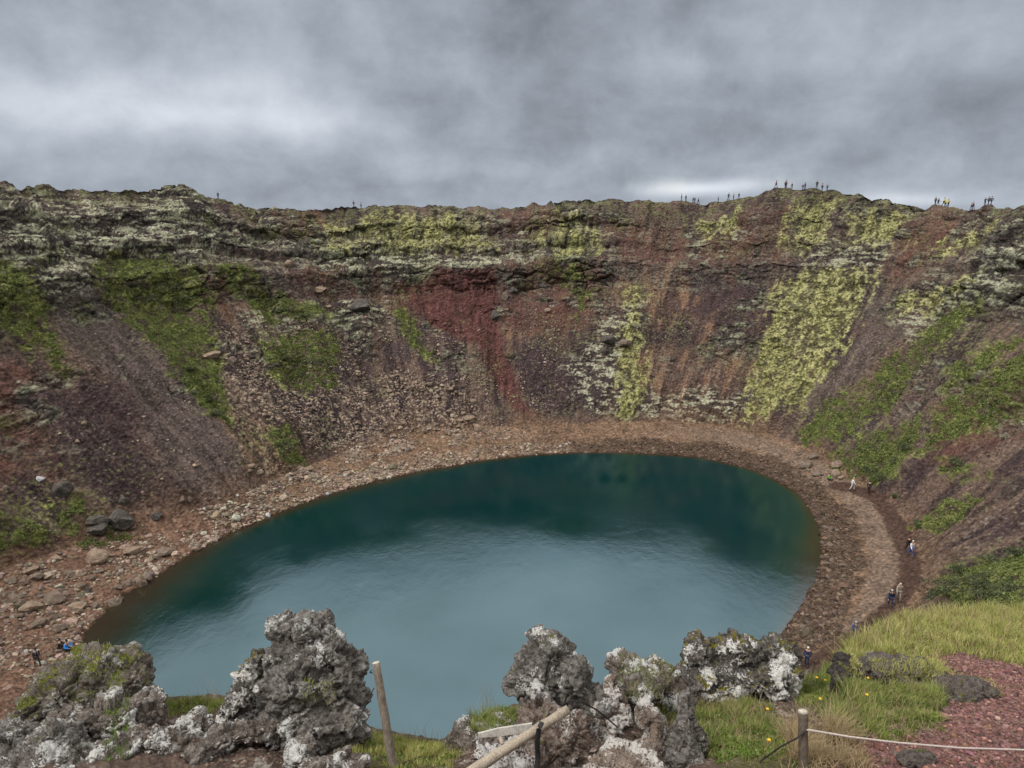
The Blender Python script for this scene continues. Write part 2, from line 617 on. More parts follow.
# rocky outcrops on the talus
outc = sst(.22, .42, fbm(A / 11 + 40, B / 8, 2.5, 3)) * sst(1.15, 1.35, S2) * on_slope * .8
disp = np.zeros_like(X)
disp += .9 * fbm(X / 16, Y / 16, Z / 16, 3) * on_slope * (1 - .7 * sst(1.93, 2, S2))
disp += 1.1 * fbm(A / 8, B / 40, 3.5, 2) * on_slope * (1 - .8 * sst(1.9, 2, S2))
disp += .6 * fbm(A / 2.6, B / 15, .5, 4) * on_slope                       # gullies running downslope
disp += .14 * fbm(X / .9, Y / .9, Z / .9, 4) * sst(-.1, .1, S2)
Xw, Yw, Zw = X + .8 * fbm(X / 3, Y / 3, Z / 3, 2), Y + .8 * fbm(X / 3 + 9, Y / 3, Z / 3, 2), Z
m = (cliffz + outc) > .02
f1, f2, cid = worley(Xw[m] / 3.4, Yw[m] / 3.4, Zw[m] / 1.7)
g1, g2, cid2 = worley(Xw[m] / 1.3, Yw[m] / 1.3, Zw[m] / .7)
blk = (cid / 255. - .35) * 2.0 - .9 * (1 - sst(0, .18, f2 - f1)) + .55 * (cid2 / 255. - .5) - .4 * (1 - sst(0, .2, g2 - g1))
cl_all = np.zeros_like(X); cl_all[m] = blk
crev = np.zeros_like(X); crev[m] = 1 - sst(0, .15, g2 - g1)
cellid = np.zeros_like(X); cellid[m] = cid2 / 255.
disp += cl_all * (cliffz * .5 + outc * .5)
X += nx * disp; Y += ny * disp; Z += nz * disp
# a little roughness along the skyline
crest = np.exp(-((S2 - 2) / .05) ** 2)
Z += crest * .55 * fbm(A / 2.4, B * 0, 7.7, 4)
# beach cobble relief
onb = sst(-.05, .1, S2) * (1 - sst(.95, 1.05, S2))
Z += onb * .14 * fbm(X / 1.3, Y / 1.3, 0, 3)

A, B = chart(X, Y, Z)
wa = A + 3.2 * fbm(X / 8, Y / 8, Z / 8, 5, .6)
wb = B + 3.6 * fbm(X / 8 + 31, Y / 8, Z / 8, 5, .6)
sdist = {}
for nm, pl in (('grass', GRASS), ('moss', MOSS), ('red', RED), ('brick', BRICK), ('orange', ORANGE), ('grey', GREYSC), ('dark', DARK), ('pale', PALE), ('rubble', RUBBLE)):
    tight = .4 if nm in ('red', 'moss') else (.6 if nm == 'grass' else 1)
    sdist[nm] = poly_union(A + (wa - A) * tight, B + (wb - B) * tight, pl, px_chart)

n1 = fbm(X / 7, Y / 7, Z / 7, 3)
n2 = fbm(X / 1.1, Y / 1.1, Z / 1.1, 3)
n3 = fbm(X / .38 + 5, Y / .38, Z / .38, 2)
nst = fbm(A / 1.1, B / 9, 4.4, 4)                                           # streaks down the slope
n4 = fbm(A / 2.6, B / 2.6, Z / .55, 4)
nst2 = fbm(A / .5 + 9, B / 5, 1.4, 3)


def C3(r, g, b): return np.array([r, g, b], np.float32)


col = np.empty(X.shape + (3,), np.float32)
col[:] = C3(.108, .076, .068)


def over(colr, mask):
    global col
    col = col + (np.asarray(colr, np.float32) - col) * np.clip(mask, 0, 1)[..., None].astype(np.float32)


over(C3(.082, .062, .062), sst(-.2, .4, n1))
nst0 = fbm(A / 4.5 + 3, B / 30, 8.4, 3)
over(C3(.16, .112, .090), sst(.05, .32, nst0) * .75)
over(C3(.055, .038, .040), sst(.02, .28, -nst0) * .75)
over(C3(.18, .130, .105), sst(.1, .55, nst) * .65)
over(C3(.050, .036, .036), sst(.05, .5, -nst) * .8)
over(C3(.140, .074, .060), sst(-1.5, 2.5, sdist['brick']) * (.45 + .4 * sst(-.3, .4, nst)))
over(C3(.125, .098, .088) * (1 + .35 * nst[..., None]), sst(-1.2, 1.5, sdist['grey']) * .85)
over(C3(.052, .036, .040), sst(-1.5, 2, sdist['dark']) * (.5 + .4 * sst(-.4, .4, nst)))
over(C3(.22, .14, .098), sst(-1.5, 2.5, sdist['orange']) * (.25 + .75 * sst(-.1, .35, nst)))
# cliff rock
rockm = np.clip(cliffz * 1.2 + outc, 0, 1) * sst(-.55, .1, n2 + .4 * n1 + .25)
over(C3(.105, .097, .085), rockm * .75)
over(C3(.035, .031, .030), rockm * crev * .8)
lich = sst(.06, .26, .8 * n4 + .4 * n2 + .35 * n3 + .4 * (cellid - .5)) * np.clip(nz * 1.1, .25, 1)
over(C3(.42, .42, .30), rockm * lich * .8)
pz = sst(-1.5, 2, sdist['pale'])
over(C3(.42, .42, .31), pz * sst(.06, .22, n4 * .8 + n2 * .3 + .5 * n3) * .8)
over(C3(.045, .04, .037), pz * sst(.05, .25, -n4 - .3 * n2) * .7)
over(C3(.30, .24, .185), sst(-2, 2, sdist['rubble']) * (sdist['red'] < -.5) * sst(.16, .34, n3 * .8 + n2 * .5))
over(C3(.052, .042, .038), sst(-2, 2, sdist['rubble']) * sst(.15, .35, -n3 * .6 - n2 * .6) * .7)
# greenish cover on top of the rim and ledges
over(C3(.135, .132, .070), sst(1.88, 1.96, S2) * sst(-.15, .3, n2 + .5 * n1 + .4 * n4) * .65)
over(C3(.125, .070, .056), sst(-1.5, 2., sdist['brick']) * sst(-.2, .2, nst + n1) * .6)
over(C3(.115, .125, .045), rockm * sst(.15, .4, n1) * sst(-.1, .2, n2) * .6)
over(C3(.108, .050, .046) * (1 + .25 * n2[..., None] + .3 * nst[..., None]), sst(-.9, .9, sdist['red']) * (.85 + .15 * sst(-.3, .4, nst)))
# thin vegetation flecks on the talus
fle = sst(.28, .42, n3 + .35 * n1) * on_slope * (1 - rockm) * sst(-.1, .3, fbm(X / 12 + 7, Y / 12, Z / 12, 3))
over(C3(.15, .16, .07), fle * .7)
fle2 = (sdist['red'] < 0) * sst(.35, .5, fbm(X / .45 + 50, Y / .45, Z / .45, 2)) * on_slope
over(C3(.28, .24, .20), fle2 * .6 * np.clip(.25 + 1.6 * fbm(X / 6 + 3, Y / 6, Z / 6, 2), 0, 1))
gm = sst(-1.2, 1.2, sdist['grass'] + 1.3 * n2 + .8 * n1 - .2) * (.55 + .45 * sst(-.35, .1, n2 + .6 * n1))
gv = sst(-.4, .45, n2 + .5 * n3)
gcol = C3(.088, .100, .038) + (C3(.205, .215, .082) - C3(.088, .100, .038)) * gv[..., None]
bright = sst(-.1, .5, n1)[..., None]
gcol = gcol * (.8 + .45 * bright)
over(gcol, gm * (.80 + .2 * gv))
over(C3(.10, .075, .06), gm * sst(.3, .5, -n2 - .3 * n3) * .8)
mm = sst(-1.2, 1.0, sdist['moss'] + 1.8 * n2 + 1.6 * nst + .9 * n1 - .3) * (.35 + .65 * sst(-.3, .1, n2 + .8 * nst))
mv = sst(-.25, .2, n2 * .6 + .8 * n3)
low = sst(.45, .1, q)[..., None] * .6 + .4 * sst(.1, .5, n1)[..., None]
mcol = C3(.15, .16, .045) + (C3(.42, .40, .21) - C3(.15, .16, .045)) * (mv[..., None] * (1 - .45 * low))
mm = mm * (1 - .5 * sst(.62, .75, q) * sst(-.1, .25, -n1 - .6 * n4))
over(mcol, mm * .9)
over(C3(.05, .045, .04), mm * sst(.3, .45, -n3 - .3 * n2) * .7)
# beach
bm = 1 - sst(.96, 1.06, S2 + .05 * n1 + .02 * n2)
azL = sst(.3, -.6, np.cos(T2))
bcol = C3(.185, .125, .088) * (1 + .22 * n1[..., None] + .3 * n2[..., None] + .25 * n3[..., None])
over(bcol, bm)
right = sst(.35, .75, np.cos(T2)) * sst(-1, -.6, np.sin(T2))
cob = (1 - sst(.38, .52, S2 + .08 * n2 + .15 * n1)) * bm
over(C3(.085, .060, .046) * (1 + .5 * n3[..., None]), cob * np.clip(right + .55 * sst(.6, .95, np.sin(T2)) * sst(-.1, .3, np.cos(T2)), 0, 1) * .85)
mid = sst(.45, .55, S2) * (1 - sst(.8, .95, S2)) * right
over(C3(.215, .165, .135), mid * .6)
leftb = sst(-.4, -.8, np.cos(T2)) * sst(.45, .1, np.sin(T2)) * bm
over(C3(.19, .115, .088), leftb * .6)
wet = (1 - sst(.0, .09, S2 + .05 * n2 + .06 * n1))
over(C3(.055, .030, .020), wet * .9)
# red tongue of scree reaching the beach
# foot path
pth = [px_chart(u, v) for u, v in PATH_PX]
dpth = np.full(X.shape, 99.)
wp = [surf_par(u, v) for u, v in PATH_PX]
dpth = np.full(X.shape, 1e9)
xx, yy = X + .35 * n2, Y + .35 * n1
for (x0, y0, _), (x1, y1, _) in zip(wp[:-1], wp[1:]):
    ex, ey = x1 - x0, y1 - y0
    t = np.clip(((xx - x0) * ex + (yy - y0) * ey) / (ex * ex + ey * ey + 1e-9), 0, 1)
    dpth = np.minimum(dpth, np.hypot(xx - x0 - t * ex, yy - y0 - t * ey))
over(C3(.085, .054, .043), (1 - sst(.7, 1.2, dpth)) * (S2 < 1.3))
lum_ = col.mean(-1, keepdims=True)
col = np.clip((lum_ + (col - lum_) * 1.13) * (1.04 + .30 * n3 + .18 * n2)[..., None], .010, .6)

verts = np.stack([X, Y, Z], -1).reshape(-1, 3)
terrain = new_mesh('terrain', verts, grid_faces(NR, NC, True)[:, ::-1], M_TERRAIN, True, {'albedo': col.reshape(-1, 3)})
tag(terrain, 'steep red and grey scree walls of the crater with green patches above the lake', None, None, 'structure')

PU, PV = proj(X, Y, Z)
PD = Y * CP - Z * SP
VIS = (PD > 25) & (S2 < 2.02) & (S2 > .0)
fu, fv = np.where(VIS, PU, -9e3).ravel(), PV.ravel()
vx = verts


def ground_at(u, v):
    i = int(np.argmin((fu - u) ** 2 + (fv - v) ** 2))
    return Vector([float(c) for c in vx[i]]), i


def crest_at(u):
    m_ = np.where(np.abs(fu - u) < 1.2)[0]
    i = m_[np.argmin(fv[m_])]
    return Vector([float(c) for c in vx[i]])


# ------------------------------------------------------------------ the lake
th = np.linspace(-np.pi, np.pi, 361)[:-1]
Rl, _ = lake_f(th)
fr = np.concatenate([np.linspace(0, .8, 24), np.linspace(.8, 1.03, 40)[1:]])
LT, LF = np.meshgrid(th, fr)
lx, ly = CX + LF * Rl[None] * np.cos(LT), CY + LF * Rl[None] * np.sin(LT)
edge = (1 - LF) * Rl[None]
water = None
wv = np.stack([lx, ly, np.full_like(lx, ZL)], -1).reshape(-1, 3)
wm, t, bs = mat_new('lake_water')
at = t.node('ShaderNodeAttribute', attribute_name='shallow')
geo = t.node('ShaderNodeNewGeometry')
pos = geo.outputs['Position']
sh = t.math('ADD', at.outputs['Fac'], t.math('MULTIPLY', t.math('SUBTRACT', t.noise(pos, .35, 5), .5), .5))
c1 = t.mix(t.ramp(sh, .05, .75), (.0005, .0195, .0200), (.008, .022, .014))
c1 = t.mix(t.ramp(sh, .45, 1.1), c1, (.027, .019, .009))
dif = t.node('ShaderNodeBsdfDiffuse')
t.put(dif.inputs[0], c1)
glo = t.node('ShaderNodeBsdfGlossy')
t.put(glo.inputs[0], (.55, .74, .88))
patch = t.ramp(t.noise(pos, .07, 3, .5), .4, .65)
t.put(glo.inputs['Roughness'], t.math('ADD', .06, t.math('MULTIPLY', patch, .05)))
mp = t.node('ShaderNodeMapping')
mp.inputs['Scale'].default_value = (1, .55, 1)
t.l.new(pos, mp.inputs[0])
wn = t.noise(mp.outputs[0], 7, 3, .6)
wn2 = t.noise(mp.outputs[0], 1.4, 2, .5)
hgt = t.math('MULTIPLY', t.math('ADD', wn, t.math('MULTIPLY', wn2, 1.5)), t.math('ADD', .5, patch))
bmp = t.bump(hgt, .5, .016)
t.l.new(bmp, glo.inputs['Normal'])
lw = t.node('ShaderNodeLayerWeight')
lw.inputs['Blend'].default_value = .18
fac = t.math('ADD', t.math('ADD', .165, t.math('MULTIPLY', t.ramp(t.noise(pos, .10, 3, .5), .35, .65), .02)), t.math('MULTIPLY', lw.outputs['Fresnel'], .35))
mx = t.node('ShaderNodeMixShader')
t.put(mx.inputs[0], fac)
t.l.new(dif.outputs[0], mx.inputs[1])
t.l.new(glo.outputs[0], mx.inputs[2])
t.l.new(mx.outputs[0], t.n['Material Output'].inputs[0])
wide = .7 + 5.5 * np.exp(-((LT - math.radians(-164)) / .35) ** 2) + 3.2 * np.exp(-((LT - .0) / .3) ** 2) + 5.5 * np.exp(-((LT - math.radians(196 )) / .35) ** 2) + 1.5 * np.exp(-((LT - 2.4) / .5) ** 2)
shal = np.clip(1.15 * np.exp(-(np.clip(edge, 0, None) / wide) ** 1.3), 0, 1.2)
water = new_mesh('water', wv, grid_faces(len(fr), len(th), True)[:, ::-1], wm, True, {'shallow': shal.ravel()})
tag(water, 'still teal green crater lake reflecting the clouds', None, None, 'structure')

# ------------------------------------------------------------------ stones
_ib = bmesh.new()
bmesh.ops.create_icosphere(_ib, subdivisions=1, radius=1)
ICO_V = np.array([v.co[:] for v in _ib.verts]); ICO_F = np.array([[v.index for v in f.verts] for f in _ib.faces])
_ib.free()
_ib = bmesh.new()
bmesh.ops.create_icosphere(_ib, subdivisions=3, radius=1)
ICO3_V = np.array([v.co[:] for v in _ib.verts]); ICO3_F = np.array([[v.index for v in f.verts] for f in _ib.faces])
_ib.free()


def stone_shape(seed, V=None, cuts=9):
    """angular block: a sphere cut by random planes"""
    r = np.random.RandomState(seed)
    V = (ICO3_V if V is None else V).copy()
    for _ in range(cuts):
        n = r.normal(size=3); n /= np.linalg.norm(n)
        d = r.uniform(.5, .85)
        k = V @ n
        V = V - np.clip(k - d, 0, None)[:, None] * n[None]
    f = fbm(V[:, 0] * 2 + seed, V[:, 1] * 2, V[:, 2] * 2, 3)
    return V * (1 + .10 * f)[:, None]


def rot_mats(n, r, tilt=1.0):
    qx = r.normal(size=(n, 4)); qx /= np.linalg.norm(qx, axis=1)[:, None]
    w_, x, y, z = qx.T
    return np.stack([1 - 2 * (y * y + z * z), 2 * (x * y - z * w_), 2 * (x * z + y * w_), 2 * (x * y + z * w_), 1 - 2 * (x * x + z * z), 2 * (y * z - x * w_),
                     2 * (x * z - y * w_), 2 * (y * z + x * w_), 1 - 2 * (x * x + y * y)], -1).reshape(n, 3, 3)


def stone_field(name, pts, sizes, cols, seed, mat, flat_=.7):
    """many small stones as one mesh"""
    n = len(pts)
    r = np.random.RandomState(seed)
    V = np.repeat(ICO_V[None], n, 0) * r.uniform(.65, 1.15, (n, len(ICO_V), 1))
    V = np.einsum('nij,nkj->nki', rot_mats(n, r), V * r.uniform(.6, 1.2, (n, 1, 3)))
    V[:, :, 2] *= flat_
    V = V * np.asarray(sizes)[:, None, None] + np.asarray(pts)[:, None, :]
    F = ICO_F[None] + (np.arange(n) * len(ICO_V))[:, None, None]
    c = np.repeat(np.asarray(cols)[:, None, :], len(ICO_V), 1)
    return new_mesh(name, V.reshape(-1, 3), F.reshape(-1, 3), mat, False, {'albedo': c.reshape(-1, 3)})


M_STONES = albedo_mat('loose_stone', 6, .6, .06, .35)


def rock_mat(name, base, dark, pale, pale_t, moss_t, scale=1.0, mosscol=(.13, .14, .03), disp_b=.05, local=False, crust=1.0, blotch=1.0):
    """lichen-crusted lava: base rock, dark pits, white lichen, moss where it faces up"""
    m, t, bs = mat_new(name)
    geo = t.node('ShaderNodeNewGeometry')
    tcx = t.node('ShaderNodeTexCoord')
    pos = tcx.outputs['Object'] if local else geo.outputs['Position']
    nb = t.noise(pos, 5 * scale, 6, .65)
    nf = t.noise(pos, 28 * scale, 6, .7)
    vo = t.voronoi(pos, 16 * scale)
    c = t.mix(t.ramp(nb, .35, .65), base, [b * 1.7 for b in base])
    c = t.mix(t.ramp(nf, .50, .36), c, dark)
    hat = t.node('ShaderNodeAttribute', attribute_name='crust')
    hh = t.math('MULTIPLY', hat.outputs['Fac'], crust)
    np_ = t.math('ADD', t.math('MULTIPLY', t.noise(pos, 2.2 * scale * blotch, 5, .62, .5), .62), t.math('MULTIPLY', nf, .38))
    np_ = t.math('ADD', np_, hh)
    c = t.mix(t.ramp(t.math('ADD', t.noise(pos, 9 * scale, 6, .75), hh), .50, .60, 0, .6), c, [lerp(b, p_, .42) for b, p_ in zip(base, pale)])
    c = t.mix(t.ramp(np_, pale_t, pale_t + .035), c, pale)
    c = t.mix(t.ramp(t.noise(pos, 60 * scale, 3, .6), .56, .66, 0, .5), c, dark)
    sepn = t.node('ShaderNodeSeparateXYZ')
    t.l.new(geo.outputs['Normal'], sepn.inputs[0])
    up = t.math('ADD', t.math('MULTIPLY', sepn.outputs[2], .45), t.noise(pos, 3 * scale, 5, .6))
    mc = t.mix(t.ramp(t.noise(pos, 40 * scale, 4), .4, .6), [k * .5 for k in mosscol], [k * 1.35 for k in mosscol])
    c = t.mix(t.ramp(up, moss_t, moss_t + .08), c, mc)
    t.put(bs.inputs['Base Color'], c)
    bs.inputs['Roughness'].default_value = .95
    bs.inputs['Specular IOR Level'].default_value = .15
    h = t.math('ADD', t.math('MULTIPLY', nf, 1.0), t.math('MULTIPLY', vo, -.55))
    t.put(bs.inputs['Normal'], t.bump(h, .9, disp_b))
    return m


M_BOULDER = rock_mat('shore_boulder', (.15, .115, .09), (.06, .045, .04), (.36, .31, .25), .62, 1.5, .5, disp_b=.08, local=True)
M_BOULDER_PALE = rock_mat('pale_boulder', (.21, .155, .115), (.09, .065, .05), (.42, .34, .26), .56, 1.5, .5, disp_b=.08, local=True)
M_BOULDER_DARK = rock_mat('dark_boulder', (.07, .06, .055), (.03, .026, .024), (.30, .30, .25), .58, 1.05, .5, disp_b=.08, local=True)

R = np.random.RandomState(11)
flatS, flatC = S2.ravel(), np.cos(T2).ravel()
flatSn = np.sin(T2).ravel()
area_w = np.ones(len(flatS))
candidates = np.where((fu > -60) & (fu < 1084) & (flatS > .02) & (flatS < 1.95))[0]
dens = np.zeros(len(flatS), np.float32)
fS = flatS
# density: cobble band on the right shore, rubble on the left shore, loose blocks below the wall
nclump = fbm(X.ravel() / 5, Y.ravel() / 5, 0 * X.ravel(), 2)
band_r = ((fS + .25 * nclump < .42) & (flatC > .3) & (flatSn > -.9)) * 1.0
band_f = ((fS + .3 * nclump < .38) & (flatSn > .6)) * .5
band_l = ((fS < 1.0) & (flatC < -.55)) * np.clip(.3 + nclump, 0, 1)
talus = ((fS > .55) & (fS < 1.5) & (flatC < .15) & (flatC > -.8) & (flatSn > 0)) * np.clip(nclump + .2, 0, 1) * 1.3
sprink = (fS > 1.0) * .05 * np.clip(nclump + .4, 0, 1)
dens = band_r * 1.0 + band_f + band_l + talus + sprink
dens[dpth.ravel() < 1.2] = 0
dens[(sdist['red'].ravel() > -.5)] *= .08
dens *= (1 - .8 * (gm.ravel() > .5))
pc = dens[candidates]; pc = pc / pc.sum()
pick = R.choice(candidates, 24000, replace=True, p=pc)
pp = verts[pick].copy() + R.normal(0, .1, (24000, 3)) * [1, 1, 0]
sz = .09 * np.exp(R.normal(.25, .5, 24000))
sz = np.clip(sz, .05, .6)
sz *= np.where(fS[pick] < 1.0, 1.15, 1.0) * np.where((flatC[pick] < -.2) & (fS[pick] < 1.5), 1.15, .9)
cbase = np.where((flatC[pick] > .25)[:, None], C3(.098, .068, .050)[None], C3(.24, .185, .145)[None])
cj = cbase * np.exp(R.normal(0, .38, (24000, 1))) * (1 + R.normal(0, .06, (24000, 3)))
cj = np.clip(cj, .02, .42)
fld = stone_field('loose_stones', pp, sz, cj, 3, M_STONES)
tag(fld, 'small brown cobbles and rubble strewn along the lake shore and lower slope', 'stones', None, 'stuff')

# individual boulders: (u, v, width px, height px, material, label)
PL, MD, DK = M_BOULDER_PALE, M_BOULDER, M_BOULDER_DARK
named = [
    (121, 517, 34, 20, DK, 'large dark grey boulder on the green patch above the left beach'),
    (98, 519, 24, 16, DK, 'dark boulder leaning against left side of the large grey boulder'),
    (95, 528, 26, 12, DK, 'low dark slab at the foot of the two grey boulders on the left'),
    (64, 489, 20, 20, DK, 'lichen covered grey crag above the left green patch'),
    (125, 500, 12, 10, DK, 'small round dark boulder uphill of the large grey boulder'),
    (156, 515, 12, 8, DK, 'small dark boulder right of the large grey boulder'),
    (183, 499, 8, 8, MD, 'left one of two grey stones standing together on smooth scree'),
    (190, 499, 7, 8, MD, 'right one of two grey stones standing together on smooth scree'),
    (97, 556, 24, 14, PL, 'pale tan slab below the left green patch'),
    (131, 549, 18, 10, PL, 'tan block right of the pale slab under the grass'),
    (142, 580, 13, 15, PL, 'pale upright boulder at the water edge on the left beach'),
    (166, 550, 20, 8, MD, 'flat brown slab low on the left beach near the water'),
    (30, 569, 18, 7, PL, 'flat pale stone on the upper left beach'),
    (38, 576, 14, 8, MD, 'brown stone just below the flat pale stone'),
    (32, 605, 24, 10, PL, 'wide pale flat slab in the middle of the left beach'),
    (76, 606, 22, 9, PL, 'long tan slab pointing at the water on the left beach'),
    (55, 597, 24, 14, MD, 'dark brown hollow rock between two pale slabs'),
    (88, 590, 9, 9, DK, 'small black rock above the long tan slab'),
    (15, 598, 14, 8, MD, 'brown block at the far left of the beach'),
    (837, 463, 13, 13, PL, 'pale upright boulder beside the end of the foot path'),
    (836, 473, 12, 11, PL, 'tan boulder directly below the pale upright one at the path end'),
    (805, 464, 18, 10, MD, 'grey slab left of the pale boulders at the path end'),
    (812, 456, 12, 9, MD, 'grey block above the slab near the path end'),
    (842, 477, 9, 4, PL, 'thin flat pale stone beside the tan boulder at the path end'),
    (818, 474, 12, 6, MD, 'low brown stone left of the seated hiker'),
    (505, 296, 8, 9, MD, 'pale mossy boulder perched high on the red scree'),
    (495, 315, 11, 11, DK, 'grey boulder below the mossy one on the red scree'),
    (514, 290, 11, 9, DK, 'dark lichen boulder right of the mossy one on the red scree'),
    (547, 310, 8, 5, PL, 'lone white stone on the brown slope right of the red scree'),
    (608, 338, 14, 12, DK, 'grey outcrop boulder in the upper middle of the wall'),
    (604, 350, 10, 8, DK, 'grey boulder just below the outcrop in the middle of the wall'),
    (625, 342, 14, 10, MD, 'pale rock at the top of the narrow mossy strip'),
    (210, 354, 22, 9, PL, 'heap of pale orange rock beside the long green strip'),
    (233, 361, 10, 10, MD, 'grey block right of the pale orange rocks'),
    (290, 263, 12, 8, PL, 'pale slab tilted on the slope below the dark ledge'),
    (320, 289, 14, 6, PL, 'pale flat block on the red slope below the ledge'),
    (360, 305, 26, 14, DK, 'dark rock knob on the slope left of the red scree'),
    (449, 432, 9, 9, PL, 'pale block at the wall foot near the red gully'),
    (478, 428, 10, 8, PL, 'tan block beside the foot of the red gully'),
    (469, 417, 12, 8, PL, 'tan boulder a little uphill of the red gully foot'),
    (425, 420, 9, 8, MD, 'grey brown block at the bottom of the central wall'),
    (252, 465, 9, 6, PL, 'pale stone on the tan strip under the smooth grey scree'),
    (308, 468, 12, 8, PL, 'tan boulder where the tan strip meets the rubble'),
    (700, 387, 6, 6, PL, 'small pale stone low on the orange brown streaks'),
]
stone_meshes = {}
for k in range(10):
    V = stone_shape(k + 20, cuts=11)
    me = bpy.data.meshes.new('boulder')
    me.from_pydata(V.tolist(), [], ICO3_F.tolist())
    me.polygons.foreach_set('use_smooth', [False] * len(me.polygons))
    stone_meshes[k] = me
_mm = {}


def boulder(k, mat, loc, sx, sy, sz_, rz, tilt=0):
    key = (k, mat.name)
    if key not in _mm:
        me = stone_meshes[k].copy(); me.materials.clear(); me.materials.append(mat); _mm[key] = me
    o = bpy.data.objects.new('boulder', _mm[key])
    COL.objects.link(o)
    o.location = loc
    o.scale = (sx, sy, sz_)
    o.rotation_euler = (tilt, tilt * .6, rz)
    return o


random.seed(4)
for i, (u, v, wp_, hp_, m_, lb) in enumerate(named):
    g, gi = ground_at(u, v + hp_ * .3)
    d = g.y * CP - g.z * SP
    sc_ = d / FPX
    o = boulder(i % 10, m_, g + Vector((0, 0, hp_ * sc_ * .22)), wp_ * sc_ * .52, wp_ * sc_ * .42, hp_ * sc_ * .52, random.uniform(-.4, .4), random.uniform(-.15, .15))
    tag(o, lb, 'boulder')

zones = [
    ('tan angular block among the rubble at the foot of the left centre wall', 'tan blocks at the foot of the wall',
     [(320, 445), (380, 415), (450, 405), (490, 425), (400, 450), (340, 478)], 46, (.22, .55), PL),
    ('pale stone on the tan strip between scree and the left shore', 'pale stones on the tan strip',
     [(250, 470), (320, 452), (350, 470), (300, 500), (250, 498)], 26, (.18, .42), PL),
    ('brown rock lying on the broad left beach', 'brown rocks on the left beach',
     [(0, 575), (90, 560), (150, 560), (140, 590), (90, 625), (0, 645)], 56, (.2, .6), MD),
    ('dark cobble at the water line of the right shore', 'dark cobbles on the right shore',
     [(800, 500), (835, 520), (850, 570), (820, 630), (795, 640), (822, 560)], 46, (.16, .34), MD),
    ('brown boulder on the slope below the hikers resting place', 'boulders round the path end',
     [(770, 450), (800, 450), (825, 480), (800, 490), (775, 470)], 18, (.25, .5), MD),
    ('pale block scattered on the slope left of the red scree', 'pale blocks on the centre slope',
     [(240, 390), (340, 395), (450, 370), (480, 400), (400, 420), (300, 430)], 46, (.2, .5), PL),
]
for lb, grp, poly, n, (s0, s1), m_ in zones:
    pa = np.array(poly, float)
    c = 0
    while c < n:
        u, v = random.uniform(pa[:, 0].min(), pa[:, 0].max()), random.uniform(pa[:, 1].min(), pa[:, 1].max())
        if poly_sd(np.array([u]), np.array([v]), pa)[0] < 0: continue
        g, gi = ground_at(u, v)
        s = random.uniform(s0, s1) ** 1.0 * random.choice([.8, 1, 1.25])
        o = boulder(random.randrange(10), m_ if random.random() < .75 else MD, g + Vector((0, 0, s * .15)), s * random.uniform(.8, 1.3), s * random.uniform(.7, 1.1), s * random.uniform(.45, .85), random.uniform(0, 6.28), random.uniform(-.3, .3))
        tag(o, lb, 'boulder', grp)
        c += 1

# ------------------------------------------------------------------ plants on the far slopes
def leaf_mat(name, c0, c1, c2, scale=.6):
    m, t, bs = mat_new(name)
    geo = t.node('ShaderNodeNewGeometry')
    r = geo.outputs['Random Per Island']
    n = t.noise(geo.outputs['Position'], scale, 4, .6)
    c = t.mix(t.ramp(n, .35, .65), c0, c1)
    c = t.mix(t.ramp(r, .5, 1.0), c, c2)
    t.put(bs.inputs['Base Color'], c)
    bs.inputs['Roughness'].default_value = .7
    bs.inputs['Specular IOR Level'].default_value = .2
    tr = t.node('ShaderNodeBsdfTranslucent')
    t.put(tr.inputs[0], c)
    mx = t.node('ShaderNodeMixShader')
    mx.inputs[0].default_value = .3
    t.l.new(bs.outputs[0], mx.inputs[1]); t.l.new(tr.outputs[0], mx.inputs[2])
    t.l.new(mx.outputs[0], t.n['Material Output'].inputs[0])
    return m


M_SLOPEG = leaf_mat('slope_green', (.085, .115, .035), (.185, .225, .065), (.27, .30, .12), .25)
M_SHRUB = leaf_mat('shrub_leaf', (.060, .075, .038), (.115, .135, .062), (.18, .195, .11), .8)
M_MOSSY = leaf_mat('moss_cushion', (.18, .18, .045), (.40, .37, .16), (.48, .45, .27), .4)
M_BRANCH = simple_mat('shrub_branch', (.10, .075, .055))


def leaf_cloud(centers, rad, n_each, size, seed, squash=.6, tri=True):
    """small leaf-shaped faces spread through mounds"""
    r = np.random.RandomState(seed)
    N = len(centers)
    c = np.repeat(centers, n_each, 0)
    rr = np.repeat(rad, n_each)
    d = r.normal(size=(N * n_each, 3)); d /= np.linalg.norm(d, axis=1)[:, None]
    d[:, 2] = np.abs(d[:, 2])
    rad_f = r.uniform(.35, 1.05, N * n_each) ** .6
    p = c + d * (rr * rad_f)[:, None] * [1, 1, squash]
    a = r.normal(size=p.shape); a /= np.linalg.norm(a, axis=1)[:, None]
    b = np.cross(a, r.normal(size=p.shape)); b /= np.linalg.norm(b, axis=1)[:, None]
    s = (size * r.uniform(.6, 1.4, len(p)))[:, None]
    V = np.stack([p - a * s, p + b * s * .55, p + a * s, p - b * s * .55], 1).reshape(-1, 3)
    F = np.arange(len(p) * 4).reshape(-1, 4)
    return V, F


def sample_mask(maskflat, n, seed):
    r = np.random.RandomState(seed)
    idx = np.where(maskflat)[0]
    return r.choice(idx, n)


